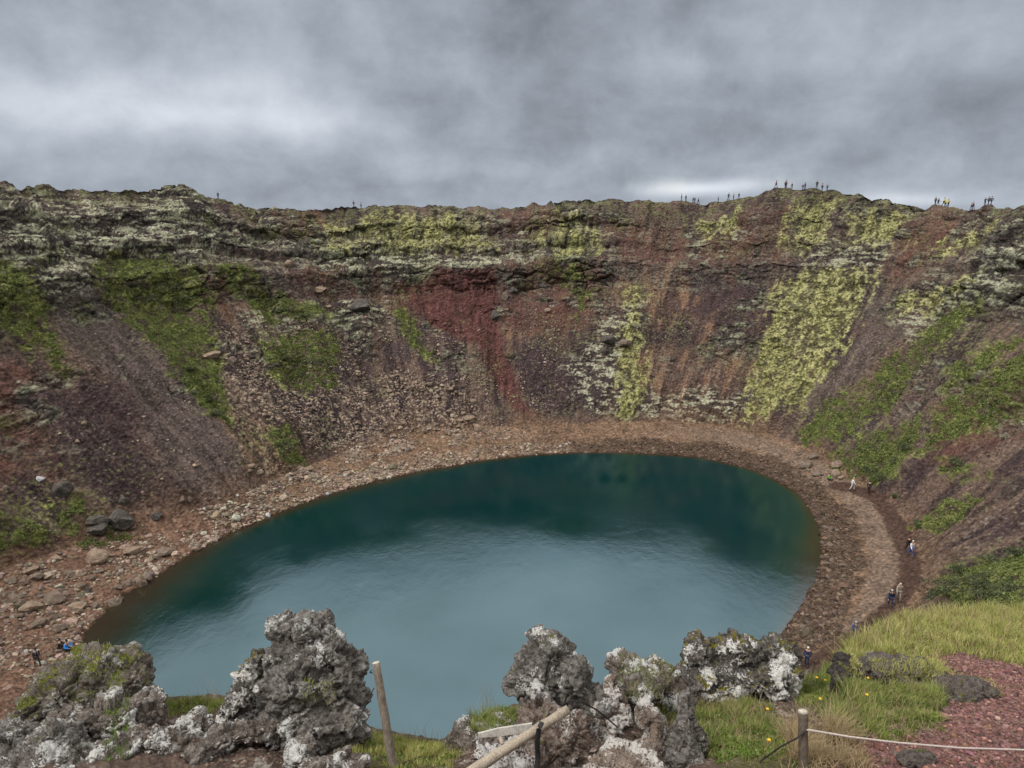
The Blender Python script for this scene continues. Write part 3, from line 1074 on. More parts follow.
gmf = (gm.ravel() > .75) & (fu > -60) & (fu < 1090) & (fS < 1.98)
ix = sample_mask(gmf, 15000, 5)
V, F = leaf_cloud(verts[ix], np.random.RandomState(1).uniform(.12, .4, len(ix)), 9, .10, 6)
o = new_mesh('slope_grass', V, F, M_SLOPEG, False)
tag(o, 'green grass and low ground cover in patches on the crater slopes', 'grass', None, 'stuff')
mmf = (mm.ravel() > .7) & (fu > -60) & (fu < 1090) & (fS < 1.99)
ix = sample_mask(mmf, 1800, 8)
V, F = leaf_cloud(verts[ix], np.random.RandomState(2).uniform(.12, .38, len(ix)), 8, .10, 9, .4)
o = new_mesh('slope_moss', V, F, M_MOSSY, False)
tag(o, 'pale yellow green moss cushions on the upper crater wall', 'moss', None, 'stuff')

# darker willow scrub, each bush its own thing
bush_px = [(958, 466, 1.5, 'dark bush alone on the right slope above the path'), (985, 600, 1.6, 'dark bush on the right slope just above the yellow grass'),
           (950, 590, 1.3, None), (1010, 590, 1.5, None), (965, 572, 1.2, None), (1000, 566, 1.3, None), (935, 600, 1.0, None), (975, 585, 1.3, None), (1018, 556, 1.2, None),
           (880, 478, 1.2, 'rounded green bush right of the path where the hiker in black stands'), (868, 470, 1.1, 'green bush behind the pale boulders at the path end'), (895, 462, 1.2, None), (905, 448, 1.1, None),
           (918, 525, .9, 'small green bush right of the path bend'), (895, 497, .5, None),
           (812, 612, .5, None),
           (213, 415, 1.1, 'dark green bush at the lower tip of the long green strip'), (200, 388, .9, None), (190, 370, 1., None), (207, 400, .8, None),
           (280, 447, 1.2, 'dark green bush standing alone on the lower left scree'),
           (300, 375, 1.1, None), (315, 362, 1.0, None), (285, 358, .9, None), (170, 290, 1.3, None), (185, 300, 1.2, None), (280, 312, .9, None), (305, 316, .9, None)]
for i, (u, v, s, lb) in enumerate(bush_px):
    if (u, v) == (812, 612): continue
    g, gi = ground_at(u, v)
    r = np.random.RandomState(100 + i)
    root = empty('shrub', g, r.uniform(0, 6.28))
    nb = 12
    cs = np.stack([r.normal(0, s * .5, nb), r.normal(0, s * .5, nb), r.uniform(0, s * .30, nb)], -1)
    V, F = leaf_cloud(cs, r.uniform(.3, .5, nb) * s, 70, .085, 300 + i, .75)
    new_mesh('crown', V, F, M_SHRUB, False, None, root)
    # a few stems
    sv, sf = [], []
    for k in range(6):
        e = cs[k] * .8 + [0, 0, .25 * s]
        for j in range(3):
            a_ = j * 2.094
            sv.append((.03 * math.cos(a_), .03 * math.sin(a_), -.1))
        for j in range(3):
            a_ = j * 2.094
            sv.append((e[0] + .012 * math.cos(a_), e[1] + .012 * math.sin(a_), e[2]))
        b_ = k * 6
        sf += [(b_, b_ + 1, b_ + 4, b_ + 3), (b_ + 1, b_ + 2, b_ + 5, b_ + 4), (b_ + 2, b_, b_ + 3, b_ + 5)]
    new_mesh('stem', sv, sf, M_BRANCH, False, None, root)
    if lb: tag(root, lb, 'bush')
    elif u > 920: tag(root, 'dark green willow scrub bush on the right slope behind the yellow grass', 'bush', 'scrub bushes on the near right slope')
    elif u > 700: tag(root, 'low green bush in the patch uphill of the path end', 'bush', 'bushes uphill of the path end')
    else: tag(root, 'low dark green bush in a green patch of the left wall', 'bush', 'bushes on the left wall')

#FOREGROUND#
# ------------------------------------------------------------------ the near ledge
EDGE = [(-900, 600, 6.0), (-400, 760, 7.5), (-150, 770, 8.2), (0, 742, 8.4), (40, 704, 8.9), (150, 702, 9.2), (225, 703, 9.3), (300, 722, 9.1), (395, 740, 8.8), (442, 746, 8.8), (470, 728, 8.8),
        (512, 710, 9.2), (600, 705, 9.3), (700, 700, 9.5), (790, 684, 10.2), (835, 664, 11.5), (865, 646, 12.6), (900, 624, 14.5), (940, 614, 16), (1024, 616, 17), (1150, 606, 18), (1600, 560, 18)]
BOT = [(-900, 1400, 3.2), (-400, 768, 6.6), (0, 768, 7.0), (200, 768, 7.1), (400, 768, 7.4), (600, 768, 7.0), (800, 768, 6.5), (900, 768, 6.6), (1024, 768, 6.8), (1600, 768, 6.6)]
e3 = np.array([P(*e) for e in EDGE]); b3 = np.array([P(*e) for e in BOT])
eaz, baz = np.arctan2(e3[:, 0], e3[:, 1]), np.arctan2(b3[:, 0], b3[:, 1])
ero, bro = np.hypot(e3[:, 0], e3[:, 1]), np.hypot(b3[:, 0], b3[:, 1])
AZ = np.concatenate([np.linspace(-math.pi, -1.5, 50)[:-1], np.linspace(-1.5, -.72, 240)[:-1], np.linspace(-.72, .74, 1350), np.linspace(.74, 1.5, 320)[1:], np.linspace(1.5, math.pi, 50)[1:-1]])
er_, ez_ = np.interp(AZ, eaz, ero), np.interp(AZ, eaz, e3[:, 2])
br_, bz_ = np.interp(AZ, baz, bro), np.interp(AZ, baz, b3[:, 2])
back = sst(1.15, 1.9, np.abs(AZ))
br_, bz_ = lerp(br_, 3.5, back), lerp(bz_, -2.2, back)
er_, ez_ = lerp(er_, 12, back), lerp(ez_, -4.5, back)
k = np.hanning(31); k /= k.sum()
sm = lambda a: np.convolve(np.concatenate([a[-15:], a, a[:15]]), k, 'valid')
er_, ez_, br_, bz_ = sm(er_), sm(ez_), sm(br_), sm(bz_)
TV = np.concatenate([np.linspace(0.02, 1, 40)[:-1], 1 + np.linspace(0, 1, 330)[:-1], 2 + np.linspace(0, 1, 60)])
GA, GT = np.meshgrid(AZ, TV)
ga, gb_, gc = np.clip(GT, 0, 1), np.clip(GT - 1, 0, 1), np.clip(GT - 2, 0, 1)
rad = br_ * ga + (er_ - br_) * gb_ + 7 * gc ** .8
gz_ = -1.75 + (bz_ + 1.75) * ga + (ez_ - bz_) * gb_ - 13 * gc ** 1.15
GX, GY, GZ = rad * np.sin(GA), rad * np.cos(GA), gz_
GZ = GZ + .10 * fbm(GX / 1.4, GY / 1.4, 3.3, 4) * (1 - .5 * gc) + .035 * fbm(GX / .25, GY / .25, 1.3, 4) + .012 * fbm(GX / .06, GY / .06, 2.3, 2)
# soften and tuck the very edge
GZ = GZ - .12 * sst(.93, 1, gb_) * (gc < .01)
gU, gV = proj(GX, GY, GZ)
gfront = (GT > .9) & (GT < 2.0) & (np.abs(GA) < 1.0)
gUf, gVf = np.where(gfront, gU, -9e3).ravel(), gV.ravel()
gverts = np.stack([GX, GY, GZ], -1).reshape(-1, 3)


def near_at(u, v):
    i = int(np.argmin((gUf - u) ** 2 + (gVf - v) ** 2))
    return Vector([float(c) for c in gverts[i]])


def px_near(u, v):
    p = near_at(u, v)
    return p.x, p.y


N_RED = [[(830, 790), (815, 735), (870, 728), (930, 735), (962, 702), (925, 672), (900, 668), (915, 645), (960, 652), (1024, 666), (1100, 662), (1450, 640), (1500, 790)]]
N_GRASS = [[(148, 703), (226, 703), (214, 708), (152, 716)],
           [(340, 800), (352, 745), (372, 735), (442, 748), (446, 800)],
           [(468, 730), (480, 716), (514, 712), (514, 722), (490, 730)],
           [(600, 705), (690, 702), (690, 722), (640, 722), (612, 712)],
           [(700, 705), (748, 705), (790, 740), (800, 790), (725, 790), (712, 740)],
           [(786, 690), (835, 668), (852, 704), (840, 720), (800, 706)],
           [(838, 730), (850, 700), (935, 696), (930, 725), (890, 736), (852, 738)],
           [(860, 660), (880, 632), (930, 616), (1100, 612), (1450, 585), (1450, 640), (1100, 662), (1024, 664), (960, 650), (925, 642), (916, 668), (870, 672)],
           [(940, 672), (1000, 690), (1000, 695), (960, 690)],
           [(795, 790), (800, 735), (850, 740), (868, 790)]]
xw_, yw_ = GX + .12 * fbm(GX / .5, GY / .5, 5.5, 3), GY + .12 * fbm(GX / .5 + 9, GY / .5, 5.5, 3)
sred = poly_union(xw_, yw_, N_RED, px_near)
sgr = [poly_union(xw_, yw_, [pl], px_near) for pl in N_GRASS]
sgra = np.max(sgr, 0)
m1, m2, m3 = fbm(GX / .8, GY / .8, GZ / .8, 3), fbm(GX / .12, GY / .12, GZ / .12, 3), fbm(GX / .035, GY / .035, GZ / .035, 2)
col = np.empty(GX.shape + (3,), np.float32)
col[:] = C3(.098, .066, .052)
over(C3(.155, .11, .085), sst(-.1, .5, m2) * .6)
over(C3(.05, .036, .03), sst(.1, .5, -m2 - .4 * m3) * .7)
over(C3(.30, .28, .25), sst(.30, .5, m2 + .5 * m1) * .6)
over(C3(.165, .085, .076), sst(-.15, .15, sred))
over(C3(.24, .12, .10), sst(-.15, .15, sred) * sst(0, .4, m2 + m3) * .5)
over(C3(.09, .085, .035), sst(-.15, .12, sgra) * .85)
over(C3(.085, .066, .05), sst(0, .1, gc))
ledge = new_mesh('ground', gverts, grid_faces(len(TV), len(AZ), True), M_GROUND, True, {'albedo': np.clip(col, .015, .6).reshape(-1, 3)})
tag(ledge, 'dirt and red cinder ground of the viewing ledge', None, None, 'structure')

# red cinders
idx = np.where(((sred > -.05) & (GT > .85) & (GT < 2.0)).ravel())[0]
near_w = np.where(np.abs(GA).ravel() < .72, 1., 2.2)
r = np.random.RandomState(21)
wgt = (er_ - br_)[None].repeat(len(TV), 0).ravel()[idx] * rad.ravel()[idx] * near_w[idx]
ix = r.choice(idx, 36000, p=wgt / wgt.sum())
sz = np.clip(.013 * np.exp(r.normal(.1, .5, len(ix))), .006, .06)
cc = C3(.20, .112, .098)[None] * np.exp(r.normal(0, .35, (len(ix), 1))) * (1 + r.normal(0, .1, (len(ix), 3)))
o = stone_field('red_cinders', gverts[ix] + r.normal(0, .02, (len(ix), 3)) * [1, 1, 0], sz, np.clip(cc, .02, .5), 22, M_GROUND)
tag(o, 'loose dark red volcanic cinders covering the slope at lower right', 'cinders', None, 'stuff')
idx = np.where(((sred < 0) & (sgra < -.02) & (GT > .95) & (GT < 2.0) & (np.abs(GA) < .7)).ravel())[0]
ix = r.choice(idx, 5000)
sz = np.clip(.010 * np.exp(r.normal(.1, .6, len(ix))), .005, .05)
cc = C3(.15, .11, .09)[None] * np.exp(r.normal(0, .45, (len(ix), 1))) * (1 + r.normal(0, .06, (len(ix), 3)))
o = stone_field('dirt_crumbs', gverts[ix], sz, np.clip(cc, .02, .5), 23, M_GROUND)
tag(o, 'brown dirt crumbs and pebbles between the near rocks', 'pebbles', None, 'stuff')


# ------------------------------------------------------------------ near rocks
def make_rock(name, lumps, mat, label, seed, voxel=.02, amp=1.0, flute=0.0, s1=.34, s2=.11, ztop=0.):
    bm = bmesh.new()
    rr = np.random.RandomState(seed)
    for (u, v, hu, hv, d, ry) in lumps:
        p = P(u, v, d)
        s = d / FPX
        M = Matrix.Translation(Vector(p)) @ Matrix.Rotation(-PITCH * .5, 4, 'X') @ Matrix.Diagonal((hu * s, ry, hv * s, 1))
        bmesh.ops.create_icosphere(bm, subdivisions=4, radius=1, matrix=M)
    me = bpy.data.meshes.new('tmp'); bm.to_mesh(me); bm.free()
    # broad angular form before the remesh
    n = len(me.vertices); co = np.empty(n * 3, np.float32); me.vertices.foreach_get('co', co); co = co.reshape(-1, 3)
    co = co + .07 * amp * np.stack([fbm(co[:, 0] / .5 + k_, co[:, 1] / .5, co[:, 2] / .5, 2) for k_ in (0, 13, 29)], -1)
    me.vertices.foreach_set('co', co.ravel())
    o = bpy.data.objects.new('tmp', me); COL.objects.link(o)
    md = o.modifiers.new('r', 'REMESH'); md.mode = 'VOXEL'; md.voxel_size = voxel
    dg = bpy.context.evaluated_depsgraph_get()
    ev = o.evaluated_get(dg).to_mesh()
    n = len(ev.vertices)
    co = np.empty(n * 3, np.float32); ev.vertices.foreach_get('co', co); co = co.reshape(-1, 3)
    no = np.empty(n * 3, np.float32); ev.vertex_normals.foreach_get('vector', no); no = no.reshape(-1, 3)
    lt = np.empty(len(ev.polygons), np.int32); ev.polygons.foreach_get('loop_total', lt)
    vi = np.empty(len(ev.loops), np.int32); ev.loops.foreach_get('vertex_index', vi)
    assert (lt == 4).all()
    F = vi.reshape(-1, 4).copy()
    x, y, z = co.T
    wx_, wy_, wz_ = [c + .05 * fbm(x / .12 + k_, y / .12, z / .12, 2) for k_, c in ((0, x), (7, y), (15, z))]
    st = 2.2 if flute else .8
    wd_ = .6 if flute else 1
    a1, a2, aid, af = worley(wx_ / (s1 * wd_), wy_ / (s1 * wd_), wz_ / (s1 * st), True)
    b1, b2, bid, bf = worley(wx_ / (s2 * wd_), wy_ / (s2 * wd_), wz_ / (s2 * st), True)
    dsp = .105 * af + .07 * (aid / 255. - .5) - .05 * (1 - sst(0, .09, a2 - a1))
    dsp += .050 * bf + .016 * (bid / 255. - .5) - .020 * (1 - sst(0, .12, b2 - b1))
    dsp += .05 * fbm(x / .3, y / .3, z / .3, 3) + .020 * fbm(x / .07, y / .07, z / .07, 4, .6)
    crust_ = np.clip((dsp - np.median(dsp)) * .5, -.05, .05)
    co = co + no * (dsp * amp)[:, None]
    if ztop: crust_ = crust_ - ztop * (sst(.42, .6, (co[:, 2] - co[:, 2].min()) / np.ptp(co[:, 2]) + .1 * fbm(x / .3, y / .3, z / .3, 2)) - .35)
    c0 = co.mean(0); c0[2] = co[:, 2].min()
    res = new_mesh(name, co - c0, F, mat, True, {'crust': crust_})
    res.location = Vector([float(c) for c in c0])
    tag(res, label, 'rock')
    bpy.data.objects.remove(o)
    return res, co, no


WHITE = (.58, .56, .53)
M_R1 = rock_mat('lichen_rock', (.130, .116, .103), (.036, .031, .028), (.62, .61, .59), .56, 1.04, 1.6)
M_R1G = rock_mat('lichen_rock_grassy', (.12, .10, .08), (.035, .03, .026), (.42, .41, .38), .555, .88, 1.6)
M_R2 = rock_mat('brown_lichen_rock', (.125, .102, .086), (.040, .031, .026), (.62, .61, .59), .535, 1.10, 1.5)
M_R3 = rock_mat('white_crust_rock', (.082, .072, .063), (.028, .024, .022), (.66, .64, .61), .495, .90, 1.2, (.15, .13, .025), crust=.35, blotch=.8)
M_R4 = rock_mat('fluted_rock', (.19, .145, .115), (.055, .042, .035), (.58, .55, .52), .51, 1.3, 1.6)
M_R5 = rock_mat('black_rock', (.040, .032, .030), (.018, .015, .014), (.25, .23, .21), .66, 1.0, 1.8)
M_R6 = rock_mat('grey_low_rock', (.105, .088, .078), (.045, .036, .032), (.26, .25, .22), .58, .98, 1.8)

M_R2W = rock_mat('white_faced_rock', (.15, .11, .088), (.042, .031, .026), (.62, .60, .58), .51, 1.05, 1.5, blotch=.6, crust=.4)
rocks = {}
rocks['A'] = make_rock('lava_rock', [(118, 670, 32, 22, 8.7, .38), (92, 671, 30, 20, 8.8, .36), (58, 694, 34, 22, 8.5, .4), (34, 712, 24, 26, 8.3, .36), (132, 692, 19, 24, 8.5, .34), (90, 700, 50, 26, 8.6, .4)],
                       M_R1G, 'broad dark rock with grass on its ledges at the left edge of the viewpoint', 1)
rocks['A2'] = make_rock('lava_rock', [(14, 752, 36, 26, 7.5, .4), (58, 752, 34, 24, 7.3, .34), (30, 775, 60, 22, 7.0, .4)],
                        M_R1, 'low grey speckled rock in the bottom left corner', 2, .018)
rocks['A3'] = make_rock('lava_rock', [(112, 722, 38, 18, 7.9, .34), (140, 712, 22, 16, 8.0, .28), (70, 724, 26, 18, 7.9, .3), (150, 752, 36, 22, 7.4, .32), (110, 765, 40, 18, 7.2, .32), (178, 742, 28, 13, 7.7, .26), (200, 725, 16, 9, 8.1, .2)],
                        M_R2, 'brown lumpy rock with white lichen between the left rock and the bare dirt', 3, .018)
rocks['B'] = make_rock('lava_rock', [(292, 632, 19, 18, 8.3, .26), (312, 632, 17, 17, 8.2, .26), (318, 660, 34, 26, 8.1, .36), (300, 690, 36, 34, 8.0, .42), (343, 690, 24, 32, 8.05, .36), (332, 722, 36, 26, 7.9, .38), (284, 655, 17, 22, 8.2, .26), (345, 665, 18, 18, 8.15, .28), (292, 722, 34, 24, 7.9, .34)],
                       M_R1, 'tall rough lava pillar with a mossy top left of the leaning post', 4, .018)
rocks['B1'] = make_rock('lava_rock', [(256, 672, 16, 20, 8.2, .24), (249, 695, 22, 28, 8.15, .3), (236, 712, 13, 20, 8.1, .24)],
                        M_R3, 'pointed rock with a white lichen tip leaning on the left of the tall pillar', 5, .016)
rocks['B2'] = make_rock('lava_rock', [(197, 757, 16, 15, 7.3, .2), (222, 742, 17, 13, 7.5, .2), (250, 731, 18, 12, 7.65, .2), (276, 728, 14, 12, 7.7, .18)],
                        M_R2, 'low ridge of white crusted rock running down to the bottom edge below the pillar', 6, .015, .8)
rocks['B3'] = make_rock('lava_rock', [(303, 752, 16, 14, 7.4, .2), (345, 768, 24, 14, 7.1, .22), (318, 775, 22, 14, 7.0, .22)],
                        M_R2, 'small brown rock at the bottom edge under the tall pillar', 7, .015, .8)
rocks['C'] = make_rock('lava_rock', [(547, 654, 25, 22, 7.9, .32), (540, 684, 28, 32, 7.85, .36), (571, 688, 22, 34, 7.8, .34), (590, 712, 17, 28, 7.7, .3), (530, 668, 20, 24, 7.9, .3)],
                       M_R1, 'tall rounded lichen rock standing behind the broken wooden rail', 8, .017)
rocks['C1'] = make_rock('lava_rock', [(540, 728, 28, 26, 7.35, .34), (565, 745, 34, 34, 7.2, .36), (520, 760, 38, 18, 7.0, .32), (590, 755, 20, 22, 7.1, .26)],
                        M_R2W, 'white crusted boulder directly under the broken wooden rail', 9, .016)
rocks['C2'] = make_rock('lava_rock', [(613, 692, 11, 18, 7.7, .2), (620, 714, 13, 24, 7.6, .22), (608, 728, 14, 18, 7.5, .22)],
                        M_R4, 'upright slab with a white top right of the tall rounded rock', 10, .015)
rocks['D'] = make_rock('lava_rock', [(772, 652, 24, 15, 9.4, .28), (738, 652, 34, 16, 9.4, .3), (700, 650, 16, 16, 9.3, .26), (715, 680, 38, 20, 9.2, .34), (768, 680, 30, 22, 9.25, .32), (786, 664, 14, 22, 9.3, .25)],
                       M_R3, 'wide black rock blotched with bright white lichen in front of the right shore', 11, .018, .8, ztop=.16)
rocks['D1'] = make_rock('lava_rock', [(655, 682, 28, 18, 9.2, .3), (625, 668, 18, 14, 9.3, .26), (678, 694, 22, 16, 9.1, .26), (636, 692, 26, 16, 8.7, .3), (612, 700, 16, 18, 8.4, .26)],
                        M_R2.copy(), 'grey green rock between the tall rounded rock and the white blotched rock', 12, .018, .8)
rocks['E'] = make_rock('lava_rock', [(645, 716, 9, 14, 7.1, .14), (655, 735, 11, 28, 7.05, .18), (650, 760, 16, 24, 6.9, .2)],
                       M_R4, 'tan fluted rock fin with a white tip near the bottom centre', 13, .013, .6, 1)
rocks['E1'] = make_rock('lava_rock', [(689, 710, 8, 16, 7.1, .14), (690, 738, 11, 26, 7.05, .18), (676, 758, 15, 22, 6.9, .2), (697, 765, 12, 16, 6.9, .18)],
                        M_R1, 'narrow grey rock fin right of the tan fluted one', 14, .013, .6, 1)
rocks['F'] = make_rock('lava_rock', [(625, 762, 34, 14, 6.5, .24), (598, 772, 20, 12, 6.4, .2), (650, 775, 24, 14, 6.4, .2)],
                       M_R4, 'flat pale wrinkled rock at the bottom edge in front of the fins', 15, .013, .6)
rocks['G'] = make_rock('lava_rock', [(848, 664, 15, 12, 9.5, .22), (848, 684, 18, 22, 9.3, .26)],
                       M_R5, 'small black upright rock in the grass right of the fence post', 16, .015, .8)
rocks['G2'] = make_rock('lava_rock', [(880, 668, 18, 12, 9.8, .26), (908, 672, 24, 12, 9.7, .28), (935, 680, 16, 9, 9.6, .22)],
                        M_R6, 'low grey rock half buried in grass beside the black upright rock', 17, .016, .7)
rocks['H'] = make_rock('lava_rock', [(956, 691, 20, 9, 9.2, .26), (978, 688, 16, 7, 9.3, .22), (942, 697, 10, 8, 9.1, .18)],
                       M_R6, 'low grey mound of rock on the red cinders', 18, .016, .7)
rocks['I'] = make_rock('stone', [(910, 759, 12, 6, 6.7, .09), (922, 757, 9, 6, 6.72, .08)],
                       M_R6, 'small dark stone lying on the red cinders under the rope', 19, .010, .35)
rocks['J'] = make_rock('lava_rock', [(492, 728, 24, 10, 8.4, .26), (470, 745, 24, 18, 8.1, .28), (500, 748, 24, 16, 7.8, .28)],
                       M_R2, 'reddish brown outcrop with a grass top left of the broken wooden rail', 20, .017, .8)

# ------------------------------------------------------------------ grass near the camera
M_GR = leaf_mat('grass_blade', (.12, .17, .035), (.24, .29, .065), (.40, .38, .17), 3.0)
M_GRY = leaf_mat('yellow_grass', (.24, .29, .06), (.44, .45, .14), (.58, .50, .26), 3.0)
M_DRY = leaf_mat('dry_grass', (.26, .19, .10), (.34, .26, .15), (.42, .33, .20), 1.2)
M_HERB = leaf_mat('herb_leaf', (.08, .135, .025), (.15, .22, .045), (.22, .28, .07), 2.5)


def blades(name, roots, h, wd, seed, mat, lean=.35, seg=3, label=None):
    r = np.random.RandomState(seed)
    n = len(roots)
    hh = h * r.uniform(.35, 1.0, n) * (1 + .5 * fbm(roots[:, 0] / .3, roots[:, 1] / .3, 1.5 + 0 * roots[:, 0], 2))
    az = r.uniform(0, 2 * np.pi, n)
    ln_ = np.abs(r.normal(lean, lean * .5, n))
    fa = r.uniform(0, 2 * np.pi, n)
    side = np.stack([np.cos(fa), np.sin(fa), 0 * fa], -1)
    dirh = np.stack([np.cos(az), np.sin(az), 0 * az], -1)
    rows = []
    for s in range(seg + 1):
        t_ = s / seg
        c = roots + dirh * (hh * ln_ * t_ ** 2)[:, None]
        c[:, 2] += hh * (t_ - .25 * ln_ * t_ ** 2) - .01
        w_ = (wd * (1 - t_ ** 1.5) + .0006) * r.uniform(.8, 1.2, n)
        rows.append(np.stack([c - side * w_[:, None], c + side * w_[:, None]], 1))
    V = np.stack(rows, 1).reshape(n, (seg + 1) * 2, 3)
    f = np.array([[2 * s, 2 * s + 1, 2 * s + 3, 2 * s + 2] for s in range(seg)])
    F = f[None] + (np.arange(n) * (seg + 1) * 2)[:, None, None]
    o = new_mesh(name, V.reshape(-1, 3), F.reshape(-1, 4), mat, False)
    return o


gz_flat = (GT > .9) & (GT < 2.03)


def roots_in(sd, n, seed, thr=-.02, jit=.03):
    r = np.random.RandomState(seed)
    idx = np.where(((sd > thr) & gz_flat).ravel())[0]
    # clumping
    cl_ = fbm(gverts[idx, 0] / .22, gverts[idx, 1] / .22, seed * 3.1 + 0 * gverts[idx, 0], 3)
    wg = np.clip(.22 + 1.3 * cl_, .01, 1.5) * rad.ravel()[idx]
    ix = r.choice(idx, n, p=wg / wg.sum())
    return gverts[ix] + r.normal(0, jit, (n, 3)) * [1, 1, 0]


def stuff(o, lb, cat='grass'):
    tag(o, lb, cat, None, 'stuff')


stuff(blades('grass', roots_in(sgr[0], 2500, 1, -.25), .13, .004, 1, M_GR), 'short green grass on the ledge lip between the left rock and the pillar')
stuff(blades('grass', roots_in(sgr[1], 9000, 2, -.1), .13, .004, 2, M_GRY), 'short yellow green grass round the foot of the leaning post')
stuff(blades('grass', roots_in(sgr[2], 2500, 3, -.15), .20, .004, 3, M_GR), 'tuft of green grass on top of the brown outcrop')
stuff(blades('grass', roots_in(sgr[3], 2500, 4, -.15), .2, .004, 4, M_GR), 'green grass between the grey green rock and the fins')
stuff(blades('grass', roots_in(sgr[4], 6000, 5, -.1), .17, .0045, 5, M_GR), 'thick green grass and herbs left of the rope post')
stuff(blades('grass', roots_in(sgr[5], 4000, 6, -.1), .15, .0045, 6, M_GR), 'green grass right of the white blotched rock')
stuff(blades('grass', roots_in(sgr[6], 7000, 7, -.1), .25, .005, 7, M_GR, .45), 'long green grass in front of the black upright rock')
stuff(blades('grass', roots_in(sgr[7], 40000, 8, -.3, .06), .34, .007, 8, M_GRY, .4), 'tall yellow green grass along the brow at the right')
stuff(blades('dry_grass', roots_in(sgr[7], 3000, 9, -.3, .06), .46, .005, 9, M_DRY, .35), 'dry straw coloured stalks rising out of the yellow grass', 'dry grass')
stuff(blades('dry_grass', roots_in(sgr[9], 2600, 10, -.1), .30, .0035, 10, M_DRY, .6), 'dry straw grass at the foot of the rope post', 'dry grass')
stuff(blades('grass', roots_in(sgr[8], 700, 12, -.12), .10, .005, 12, M_GRY), 'sparse grass tips behind the low grey mound')
r = np.random.RandomState(77)


def herb(sd, n, seed, rad_, size, name, lb, mat=None, thr=-.05):
    c = roots_in(sd, n, seed, thr)
    V, F = leaf_cloud(c, np.random.RandomState(seed).uniform(.5, 1, n) * rad_, 26, size, seed, .9)
    o = new_mesh(name, V, F, mat or M_HERB, False)
    stuff(o, lb, 'herbs')


M_SOR = leaf_mat('sorrel_stalk', (.17, .09, .06), (.26, .15, .10), (.34, .24, .15), 2)
stuff(blades('dry_grass', roots_in(sgr[7], 2200, 51, -.35, .05), .42, .006, 51, M_SOR, .3), 'reddish brown seeding stalks along the brow at the right', 'dry grass')
stuff(blades('dry_grass', roots_in(sgr[6], 900, 52, -.1), .30, .003, 52, M_DRY, .4), 'dry stalks among the long grass by the black rock', 'dry grass')
stuff(blades('dry_grass', roots_in(sgr[4], 700, 53, -.1), .26, .003, 53, M_DRY, .5), 'dry stalks among the herbs left of the rope post', 'dry grass')
herb(sgr[7], 260, 54, .16, .022, 'herbs', 'low green weeds among the yellow grass on the right brow')
herb(sgr[4], 200, 31, .11, .016, 'herbs', 'leafy green herbs left of the rope post')
herb(sgr[5], 60, 32, .09, .015, 'herbs', 'leafy green herbs right of the white blotched rock')
herb(sgr[6], 90, 33, .12, .016, 'herbs', 'leafy green herbs under the long grass by the black rock')
herb(sgr[1], 130, 34, .06, .013, 'herbs', 'low leafy plants in the grass by the leaning post')
herb(sgr[0], 40, 35, .09, .013, 'herbs', 'leafy plants on the ledge lip between the left rock and the pillar', None, -.12)


# grass and moss cushions growing on the rocks
def on_rock(key, n, box, seed, minz=.35):
    _, co, no = rocks[key]
    u, v = proj(co[:, 0], co[:, 1], co[:, 2])
    facing = np.einsum('ij,ij->i', no, -co) > 0
    mk = (no[:, 2] > minz) & facing & (u > box[0]) & (u < box[2]) & (v > box[1]) & (v < box[3])
    idx = np.where(mk)[0]
    return co[np.random.RandomState(seed).choice(idx, n)] if len(idx) else None


for key, n, box, h, m_, lb in [('A', 450, (66, 662, 125, 705), .07, M_GR, 'green grass growing on the ledge of the broad left rock'),
                               ('A', 260, (40, 640, 112, 665), .06, M_GRY, 'yellow grass along the crest of the broad left rock'),
                               ('A3', 450, (104, 700, 130, 768), .10, M_HERB, 'little green plant growing from a crack in the brown lumpy rock'),
                               ('B', 300, (300, 680, 335, 705), .06, M_GRY, 'sparse grass halfway up the tall pillar'),
                               ('J', 1400, (470, 700, 515, 735), .16, M_GR, 'green grass crowning the reddish brown outcrop'),
                               ('D1', 500, (618, 655, 680, 715), .13, M_GR, 'green grass spilling over the grey green rock'),
                               ('G', 500, (850, 655, 865, 700), .10, M_GRY, 'yellow green plant clinging to the black upright rock'),
                               ('G2', 1200, (868, 660, 945, 695), .10, M_GRY, 'sparse grass on the half buried grey rock')]:
    pts_ = on_rock(key, n, box, hash(lb) % 1 + n, .25)
    if pts_ is not None:
        stuff(blades('grass', pts_, h, .0035, n, m_, .5), lb)

# tall fine stalks against the water
for (u, v, n, hh, lb) in [(487, 722, 26, .55, 'fine tall grass stalks standing against the water above the outcrop'), (424, 742, 30, .42, 'fine grass stalks on the lip right of the leaning post'),
                          (215, 703, 26, .4, 'fine grass stalks on the lip left of the pointed rock'), (800, 745, 18, .7, 'tall dry stalks beside the rope post')]:
    g = near_at(u, v)
    r = np.random.RandomState(u)
    rt = np.array(g)[None] + r.normal(0, .13, (n, 3)) * [1, .6, 0]
    o = blades('grass_stalks', rt, hh, .0022, u, M_DRY, .25, 4)
    stuff(o, lb, 'stalks')

# ------------------------------------------------------------------ yellow flowers
M_YEL = simple_mat('yellow_petal', (.75, .50, .03), .6, .15, 60)
M_STEM = simple_mat('flower_stem', (.09, .13, .03))


